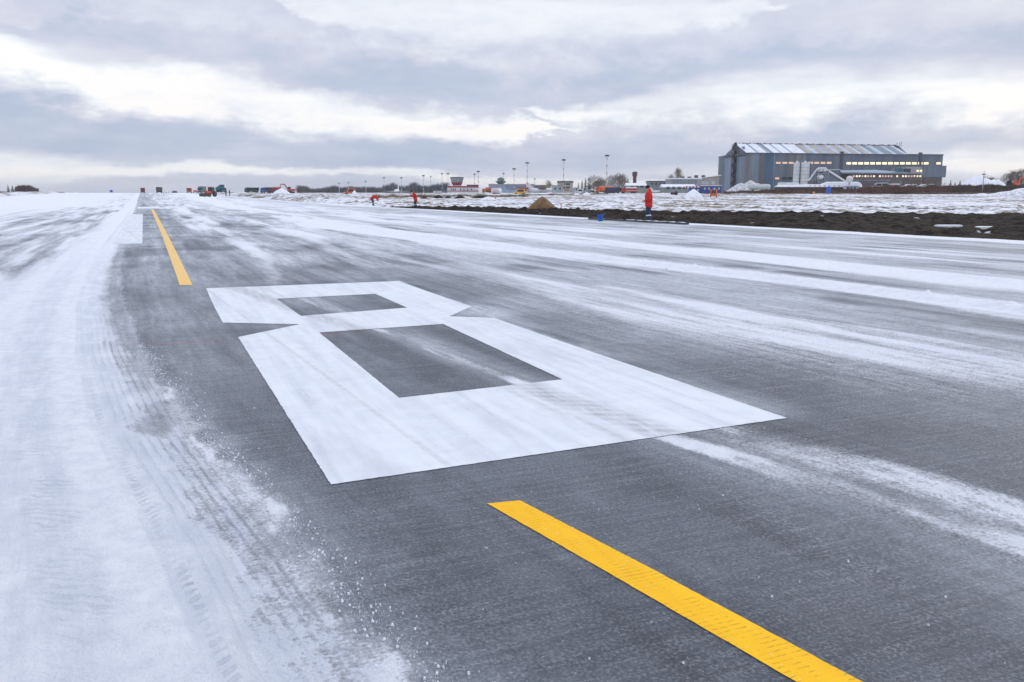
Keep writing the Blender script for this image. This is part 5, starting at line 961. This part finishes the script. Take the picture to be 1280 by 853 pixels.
# brush on the brown bank, trees, parked cars and snow at the right
def bankh(px): return .55 + .75 * float(sm(915, 990, px)) + .95 * float(sm(1070, 1100, px))
def bankD(px): return float(np.interp(px, [900, 1075, 1180, 1320], [372, 352, 342, 322]))
bp = np.arange(896, 1321, 3.0); bo = np.array([-9, -5, -2, 1, 8, 16, 24, 30.]); bh = np.array([-.3, .35, .8, 1.0, 1.0, .95, .7, -.3])
PB = []
for p in bp:
    for o_, hh in zip(bo, bh):
        D = bankD(p) + o_ * (1 if p > 1075 else .6); x, y = RD(Rx(p, D), D); PB.append((x, y, float(tz(x, y)) + bankh(p) * hh + (.25 * (float(fbm(x * .3, y * .3, 171, 3)) - .5) if hh > 0 else 0)))
o = npmesh('earth_bank', np.array(PB), gridfaces(len(bp), len(bo)), mat('brown_earth_bank', (.10, .062, .048), .95, .4, .25, col2=(.16, .10, .07), bump=.3)); tag(o, 'low brown earth bank between the snowy field and the hangar yard', kind='structure')
def bz(px, D): return bankh(px) * float(np.interp((D - bankD(px)) / (1 if px > 1075 else .6), bo, bh))
brush('brown_brush', 905, 1078, 370, 352, 1.0, 5200, mat('rust_brown_brush'), 'rust brown brush and dead grass below the long snowy shed', 11, .16, .35, bz, 5)
brush('brown_brush', 1072, 1300, 352, 324, 1.25, 11000, mat('rust_brown_brush'), 'bank of rust brown brush between the hangar and the snowy field', 12, .18, .30, bz, 8)
brush('brown_brush', 1195, 1300, 335, 322, 1.7, 2200, mat('olive_brush', (.07, .06, .04), .95, .35, .2), 'darker olive brush below the big snow hill', 13, .20, .4, bz, 6)
brush('dry_grass', 880, 1300, 345, 300, .5, 5000, mat('tan_grass', (.17, .115, .07), .95, .35, .2), 'tan dead grass at the foot of the brown brush bank', 14, .10)
for i, (px, h, w_, m, lb) in enumerate(((1078, 7.5, 6, TWIG, 'bare bush left of all others before the workshop windows'), (1090, 6.5, 6, TWIG, 'low bare bush before the lit workshop windows, second from the white hut'), (1098, 7.5, 5, TWIG, 'bare bush midway along the lit workshop windows'), (1142, 8, 8, TWIG, 'bare rusty bush right of the dark fir before the workshop'), (1154, 7, 8, RUSTY, 'rust coloured bush in front of the hangar annex'), (1168, 6.5, 9, RUSTY, 'wide rust coloured bush under the right end of the hangar annex'))):
    bare_tree(px, 415, h, w_, lb, m, 'bushes before the workshop', 60 + i, 380)
fir(1128.5, 412, 6.2, 4.2, 'dark fir tree in front of the workshop at the hangar foot', 'dark firs', 3); fir(1116, 414, 4.3, 3, 'small dark fir left of the taller fir before the workshop', 'dark firs', 4)
MB_ = root('lamp_post', 'thin pale post left of the dark fir before the workshop', 'post', 1125.3, 408); MB().tube([(0, 0, 0), (0, 0, 5.4)], [.12, .08], 6).build('pole', GREYP, MB_); MB().box(-.5, .1, -.12, .12, 5.4, 5.55).build('lamp_head', STEEL, MB_)
for i, (px, D, y, m, lb) in enumerate(((1096, 385, .1, GREYP, 'snow covered grey van parked left of the reddish shed below the workshop'), (1103.5, 386, -.1, GREYP, 'snow covered grey van right of its twin below the workshop'), (1133, 388, .15, WHITEP, 'snow covered pale car just right of the dark fir'), (1141, 389, .1, GREYP, 'snow covered grey car, second right of the dark fir'), (1152, 388, -.1, WHITEP, 'snow covered white car below the hangar annex'), (1163, 389, .2, NAVY, 'dark car under snow at the right end of the parked row'))):
    D = bankD(px) + 11; cr_ = car(px, D, lb, m, y, i < 2, 'cars parked below the workshop', snow=True, cat='van' if i < 2 else 'car', name='parked_van' if i < 2 else 'parked_car'); cr_.location.z += bz(px, D)
block('reddish_shed', 'little reddish shed with snowy roof left of the dark fir', 'shed', 1116, 1123, 395, 229.8, 3, mat('pale_red_boards', (.26, .11, .09), .8, .2, .4), SNOWCAP, (1119.5,), None, (232.2,), rh=.4)
heap('snow_hill', 1226, 395, 78, 21, SNOWCAP, 'big hill of piled snow at the right, behind the lone post', 'snow hill', None, .09, 51, .5, 1.0, None, [(-.15, .85, 1.0), (.1, .7, .85), (.45, .55, .86), (.62, .4, .72)])
heap('snow_berm', 1252, 232, 128, 11.5, mat('lumpy_snow', (.80, .82, .87), .9, .35, 1.6, bump=.15), 'long lumpy snow berm rising towards the right beside the service road', 'snow berm', None, .30, 53, .25, 1.0, None, [(-.75, .5, .34), (-.35, .45, .42), (.05, .5, .62), (.45, .6, .95), (.75, .4, 1.0)])
ex_ = excavator(1269, 346, 'orange red digger at the right edge beside the jet with the blue tail', mat('digger_orange', (.62, .10, .03), .5, .25), PI + .5); ex_.location.z += bz(1269, 346)
for i, (px, D, h, w_, m, lb) in enumerate(((684.5, 600, 8.5, 6.0, TWIGY, 'yellowish tree between the brick building and the cream block'), (742, 520, 10.5, 9, TWIG, 'bare tree left of the tallest mast above the orange truck'), (748.5, 540, 9, 8, TWIGY, 'yellowish tree directly behind the orange tank truck'), (754.5, 530, 9.5, 7, TWIG, 'bare tree just left of the tallest mast'), (766, 530, 10.5, 10, TWIG, 'pale bare tree just right of the tallest mast'), (774, 520, 10.8, 10, TWIG, 'broad bare tree above the dark blue trucks'), (781, 540, 8.2, 8, TWIGY, 'olive bare tree behind the red fire truck'), (838.5, 560, 11.5, 5, TWIGY, 'thin yellowish tree at the left end of the long works building'), (847, 620, 17, 7, TWIGY, 'yellowish tree top showing above the snowy works roof'), (1234, 460, 8.5, 7, TWIG, 'dark bare tree behind the middle of the snow hill'), (1243, 460, 8.0, 8, RUSTY, 'rusty bare tree behind the right part of the snow hill'), (1262, 470, 11.5, 8, TWIG, 'tall thin bare tree behind the blue jet tail'), (1272, 470, 12, 8, TWIG, 'tall thin bare tree at the right edge above the digger'))):
    bare_tree(px, D, h, w_, lb, m, seed=80 + i)
for i, (px, D, h, w_, lb) in enumerate(((723, 520, 6.5, 4, 'short dark fir at the left of the row behind the vans'), (727.5, 520, 8.5, 4, 'dark fir second in the row behind the vans'), (731.5, 530, 9.5, 4, 'tallest dark fir behind the parked vans'), (736, 520, 7.5, 4.5, 'dark fir nearest the bare trees left of the tallest mast'), (1187.5, 470, 7.5, 5, 'dark fir just right of the hangar annex'), (1193, 470, 6.2, 6, 'low dark fir left of the snow hill'), (1199, 470, 7.2, 6, 'dark fir right before the snow hill slope'), (1205, 480, 7.0, 5, 'dark fir touching the top left of the snow hill'))):
    fir(px, D, h, w_, lb, 'dark firs', 30 + i)
# ------------------------------------------------------------------ near the runway edge
def at(px, D): return root
f = Frame(751, 44.5); r = root('blue_bucket', 'bright blue plastic bucket on the snow at the runway edge', 'bucket', 751, 44.5, 0)
MB().lathe([(.115, 0), (.12, .01), (.155, .31), (.165, .31), (.165, .34), (.145, .34), (.14, .30), (.105, .03)], 20).build('pail', mat('bright_blue_plastic'), r, True)
b = MB(); b.tube([(.15 * math.cos(a), -.02 - .06 * math.sin(a), .33 - .12 * math.sin(a)) for a in [PI * k / 10 for k in range(11)]], .006, 5); b.build('handle', STEEL, r)
p0 = RD(Rx(737, 47.2), 47.2); p1 = RD(Rx(861, 39.0), 39.0); ln = math.hypot(p1[0] - p0[0], p1[1] - p0[1])
r = bpy.data.objects.new('dark_hose', None); COL.objects.link(r); r.location = (p0[0], p0[1], 0); r.rotation_euler.z = math.atan2(p1[1] - p0[1], p1[0] - p0[0]); tag(r, 'long dark board strip lying in snow at the standing worker\'s feet', 'board strip'); r.name = 'board_strip'
b = MB(); b.rings([[(x, -.07 + .02 * math.sin(x * 3.1), .02), (x, .07 + .02 * math.sin(x * 3.1), .02), (x, .07 + .02 * math.sin(x * 3.1), .10 + .01 * math.sin(x * 7)), (x, -.07 + .02 * math.sin(x * 3.1), .10 + .01 * math.sin(x * 7))] for x in np.linspace(0, ln, 60)]); b.build('board', DKST, r)
b = MB()
b.rings([[(x, -.045 - .015 * math.sin(x * 5), .095), (x, .05, .095), (x, .05, .115 + .012 * math.sin(x * 9)), (x, -.045 - .015 * math.sin(x * 5), .115 + .012 * math.sin(x * 9 + 1))] for x in np.linspace(ln * .42, ln * .99, 50)])
b.build('snow_cover', SNOWCAP, r)
r = root('marker_stake', 'orange and white wooden stake right of the brown sand pile', 'stake', 701.5, 76); MB().box(-.04, .04, -.04, .04, -.1, .62).build('post', mat('pale_wood', (.55, .40, .30), .8, .15), r); MB().box(-.045, .045, -.045, .045, .35, .6).build('orange_tip', ORANGE, r)
f = Frame(619, 190); r = root('orange_cone', 'small orange cone at the right end of the long black soil mound', 'cone', 619, 190); MB().lathe([(.30, .03), (.06, .75), (.02, .77)], 14).build('body', ORANGE, r); MB().box(-.36, .36, -.36, .36, 0, .04).build('base', ORANGE, r)
for px, D, w_, lb in ((1190, 33.6, 1.10, 'longer thin slab of snow lying on the dark soil'), (1236, 32.0, .78, 'shorter thin slab of snow on the dark soil near the picture edge')):
    f = Frame(px, D); r = root('snow_slab', lb, 'snow slab', px, D, -.05, 'thin snow slabs on the soil', dz=.12)
    b = MB(); n = 18; pts = [(w_ / 2 * math.cos(a) * random.uniform(.9, 1.08), .19 * math.sin(a) * random.uniform(.8, 1.15)) for a in [2 * PI * k / n for k in range(n)]]
    b.rings([[(x, y, -.25) for x, y in pts], [(x, y, .06) for x, y in pts], [(x * .8, y * .8, .085) for x, y in pts]]); b.build('snow_crust', SNOWCAP, r)
# ------------------------------------------------------------------ the three workers
SKIN = mat('skin', (.50, .30, .22), .6, .1, 9); JACK = mat('red_jacket_cloth', (.62, .022, .018), .8, .3, 5, bump=.01); TROU = mat('navy_trousers_cloth', (.018, .035, .095), .85, .3, 5, bump=.01); BOOT = mat('dark_boots', (.018, .018, .022), .7, .2); REFL = mat('reflective_band', (.70, .72, .74), .4, .1); HAIR = mat('black_knit', (.010, .010, .011), .95, .2)
def capsule(b, p, q, r1, r2, n=10):
    p, q = Vector(p), Vector(q); d = (q - p).normalized(); pts = []; rs = []
    for t_ in (-.98, -.7, -.35, 0): pts.append(p + d * r1 * t_); rs.append(r1 * math.sqrt(max(.02, 1 - t_ * t_)))
    for t_ in (0, .35, .7, .98): pts.append(q + d * r2 * t_); rs.append(r2 * math.sqrt(max(.02, 1 - t_ * t_)))
    b.tube(pts, rs, n)
def fuse(b, name, m, parent, vox):
    """melt overlapping limbs into one continuous skin"""
    o = b.build(name, m, None); md = o.modifiers.new('r', 'REMESH'); md.mode = 'VOXEL'; md.voxel_size = vox
    sm_ = o.modifiers.new('s', 'SMOOTH'); sm_.iterations = 3; sm_.factor = .5
    me = bpy.data.meshes.new_from_object(o.evaluated_get(bpy.context.evaluated_depsgraph_get())); COL.objects.unlink(o); bpy.data.objects.remove(o)
    me.name = name; me.polygons.foreach_set('use_smooth', [True] * len(me.polygons))
    if not me.materials: me.materials.append(m)
    o = bpy.data.objects.new(name, me); COL.objects.link(o); o.parent = parent; return o
def person(label, px, D, yaw, J, hood=True, cap=True, bands=True, tool=False, sc=1.0):
    """J: joints in metres as (forward, to his left, up)"""
    r = root('person', label, 'person', px, D, yaw, 'workers in red jackets', dz=.02); r.scale = (sc,) * 3
    V = lambda p: Vector((-p[0], -p[1], p[2])); j = {k: V(p) for k, p in J.items()}
    mid = lambda a, b_, t_: a + (b_ - a) * t_
    hd = j['head']; nk = j['neck']; fw = (V(J['look'])).normalized(); up = (hd - nk).normalized(); fw = (fw - up * fw.dot(up)).normalized(); sd_ = up.cross(fw)
    b = MB(); capsule(b, j['pelvis'], j['chest'], .135, .15); capsule(b, j['chest'], nk, .13, .06); capsule(b, nk, hd, .055, .06)
    R = []
    for i in range(9):
        a = -PI / 2 + PI * i / 8; rr_ = max(.012, math.cos(a)); zc = math.sin(a)
        ring = []
        for k in range(14):
            q = 2 * PI * k / 14; wx, wy = math.cos(q), math.sin(q); w_ = .076 * (1 - .16 * max(0, -zc)); l_ = .098
            ring.append(tuple(hd + fw * l_ * rr_ * wx + sd_ * w_ * rr_ * wy + up * .118 * zc))
        R.append(ring)
    b.rings(R); capsule(b, hd + fw * .088 + up * .02, hd + fw * .112 - up * .022, .011, .016); capsule(b, hd + fw * .086 - up * .075, hd + fw * .088 - up * .078, .028, .028)
    for s_ in (-1, 1): capsule(b, hd + sd_ * s_ * .076 + up * .015, hd + sd_ * s_ * .080 - up * .02, .016, .012)
    for s_ in ('l', 'r'):
        capsule(b, j['sh' + s_], j['el' + s_], .052, .042); capsule(b, j['el' + s_], j['ha' + s_], .042, .028); capsule(b, j['pelvis'] + (j['hip' + s_] - j['pelvis']), j['kn' + s_], .085, .06); capsule(b, j['kn' + s_], j['an' + s_], .055, .042); capsule(b, j['an' + s_], j['to' + s_], .04, .035)
        capsule(b, j['chest'], j['sh' + s_], .1, .06)
        h0 = j['ha' + s_]; dr = (h0 - j['el' + s_]).normalized(); ac = dr.orthogonal().normalized(); bc = dr.cross(ac)
        capsule(b, h0, h0 + dr * .06, .030, .036)
        for q, ln_ in ((-.030, .058), (-.010, .070), (.010, .066), (.030, .052)):
            k0 = h0 + dr * .085 + ac * q; k1 = k0 + (dr * .8 + bc * .5).normalized() * ln_ * .55; capsule(b, k0, k1, .0095, .0085, 6); capsule(b, k1, k1 + (dr * .3 + bc).normalized() * ln_ * .5, .0085, .0075, 6)
        t0 = h0 + dr * .025 + ac * .035; t1 = t0 + (ac * .7 + dr * .7).normalized() * .045; capsule(b, t0, t1, .012, .010, 6); capsule(b, t1, t1 + (dr + bc * .5).normalized() * .03, .010, .008, 6)
    fuse(b, 'body', SKIN, r, .0105)
    b = MB()
    for s_ in (-1, 1): b.ball(tuple(hd + fw * .086 + sd_ * s_ * .030 + up * .018), .011, 8, 6)
    b.build('eyes', BOOT, r)
    # jacket
    b = MB(); hem = j['hem']; capsule(b, hem - sd_ * .075, hem + sd_ * .075, .175, .175, 14); capsule(b, hem, j['pelvis'], .19, .19, 14); capsule(b, j['pelvis'], j['chest'], .19, .195, 14); capsule(b, j['chest'], mid(j['chest'], nk, .75), .185, .10, 14)
    for s_ in ('l', 'r'): capsule(b, j['chest'] * .7 + j['sh' + s_] * .3, j['sh' + s_], .13, .095, 12); capsule(b, j['sh' + s_], j['el' + s_], .092, .078, 12); capsule(b, j['el' + s_], mid(j['el' + s_], j['ha' + s_], .92), .075, .058, 12)
    ja = fuse(b, 'jacket', JACK, r, .016)
    b = MB(); p_ = mid(j['chest'], nk, .92) - fw * .06
    capsule(b, p_ - sd_ * .07, p_ + sd_ * .07, .085, .085); capsule(b, p_, p_ + up * (.10 if hood else .03) - fw * .02, .10, .075); fuse(b, 'hood', JACK, ja, .016)
    b = MB()
    for s_ in ('l', 'r'): capsule(b, mid(j['pelvis'], j['hip' + s_], .8), mid(j['hip' + s_], j['kn' + s_], .25), .090, .112, 12); capsule(b, mid(j['hip' + s_], j['kn' + s_], .25), j['kn' + s_], .116, .108, 12); capsule(b, j['kn' + s_], mid(j['kn' + s_], j['an' + s_], .93), .106, .104, 12)
    tr = fuse(b, 'trousers', TROU, r, .016)
    if bands:
        for s_ in ('l', 'r'):
            for q in (.34,): c0 = mid(j['kn' + s_], j['an' + s_], q); c1 = mid(j['kn' + s_], j['an' + s_], q + .13); MB().tube([c0, c1], [.116, .115], 14).build('reflective_band', REFL, tr)
    b = MB()
    for s_ in ('l', 'r'): capsule(b, mid(j['an' + s_], j['kn' + s_], .25), j['an' + s_], .062, .062); capsule(b, j['an' + s_] - Vector((0, 0, .03)), j['to' + s_], .058, .05)
    fuse(b, 'boots', BOOT, r, .016)
    b = MB(); R = []
    for i in range(7):
        a = -.12 + (PI / 2 + .1) * i / 6; rr_ = max(.01, math.cos(a)); R.append([tuple(hd - fw * .008 + up * .012 + fw * .112 * rr_ * math.cos(2 * PI * k / 16) + sd_ * .092 * rr_ * math.sin(2 * PI * k / 16) + up * (.135 * math.sin(a) + .028)) for k in range(16)])
    b.rings(R); b.build('knit_cap', HAIR, r, True)
    return r, j
ST = dict(pelvis=(0, 0, .96), chest=(.02, 0, 1.32), neck=(.03, 0, 1.50), head=(.07, 0, 1.655), look=(1, .1, -.12), shl=(.02, .19, 1.42), shr=(.02, -.19, 1.42), ell=(-.04, .25, 1.14), elr=(-.02, -.25, 1.14), hal=(.20, .12, 1.04), har=(.22, -.08, 1.07), hipl=(0, .10, .92), hipr=(0, -.10, .92), knl=(.03, .11, .50), knr=(.0, -.10, .50), anl=(-.02, .12, .09), anr=(-.04, -.11, .09), tol=(.15, .14, .045), tor=(.13, -.12, .045), hem=(0, 0, .84))
person('worker in red hooded jacket, black cap and navy trousers standing beside the blue bucket', 811.5, 42.6, -.25, ST)
S2 = dict(ST); S2.update(chest=(.10, 0, 1.31), neck=(.20, 0, 1.47), head=(.29, 0, 1.60), look=(1, .1, -.45), shl=(.12, .19, 1.40), shr=(.12, -.19, 1.40), ell=(.20, .26, 1.14), elr=(.30, -.22, 1.18), hal=(.36, .16, 1.26), har=(.44, -.05, 1.40), anl=(-.10, .13, .09), tol=(.07, .16, .045), anr=(.06, -.12, .09), tor=(.23, -.13, .045), hem=(-.03, 0, .80))
person('worker in red jacket leaning forward with a raised hand before dark soil mounds', 519, 85.5, .15, S2)
S3 = dict(ST); S3.update(pelvis=(-.12, 0, .90), chest=(.26, 0, 1.10), neck=(.46, 0, 1.08), head=(.62, 0, 1.03), look=(.3, 0, -1), shl=(.38, .19, 1.08), shr=(.38, -.19, 1.08), ell=(.52, .24, .84), elr=(.50, -.24, .82), hal=(.62, .10, .66), har=(.56, -.10, .60), hipl=(-.12, .10, .86), hipr=(-.12, -.10, .86), knl=(-.02, .12, .48), knr=(.02, -.11, .48), anl=(-.06, .13, .09), anr=(.02, -.12, .09), tol=(.11, .15, .045), tor=(.19, -.13, .045), hem=(-.20, 0, .80))
person('worker in red jacket bending far down over the snow at the runway edge', 466, 104, PI - .1, S3, hood=False)
# two dark figures by the trucks
for px, lb in ((282.2, 'person in dark clothes standing at the rear of the teal dump truck'), (286.8, 'person in dark blue clothes standing apart right of the teal truck'), (257.2, 'person in dark clothes standing left behind the orange red tractor')):
    sv = JACK, TROU
    JACK = mat('dark_blue_jacket', (.03, .045, .075), .8, .25, 4); person(lb, px, 262, .3 if px > 285 else PI - .4, ST, bands=False); JACK = sv[0]
# ------------------------------------------------------------------ the thin winter haze over the airfield
hz_m = bpy.data.materials.new('thin_winter_haze'); hz_m.use_nodes = True
nt = hz_m.node_tree; nt.nodes.remove(nt.nodes['Principled BSDF'])
pv = nt.nodes.new('ShaderNodeVolumePrincipled'); pv.inputs['Color'].default_value = (.92, .95, 1.0, 1); pv.inputs['Density'].default_value = .00016; pv.inputs['Anisotropy'].default_value = .2
nt.links.new(pv.outputs[0], nt.nodes['Material Output'].inputs['Volume'])
hz_o = MB().box(-5200, 5200, -5200, 5200, -4, 60).build('haze', hz_m); tag(hz_o, 'thin pale winter haze over the airfield', kind='stuff')
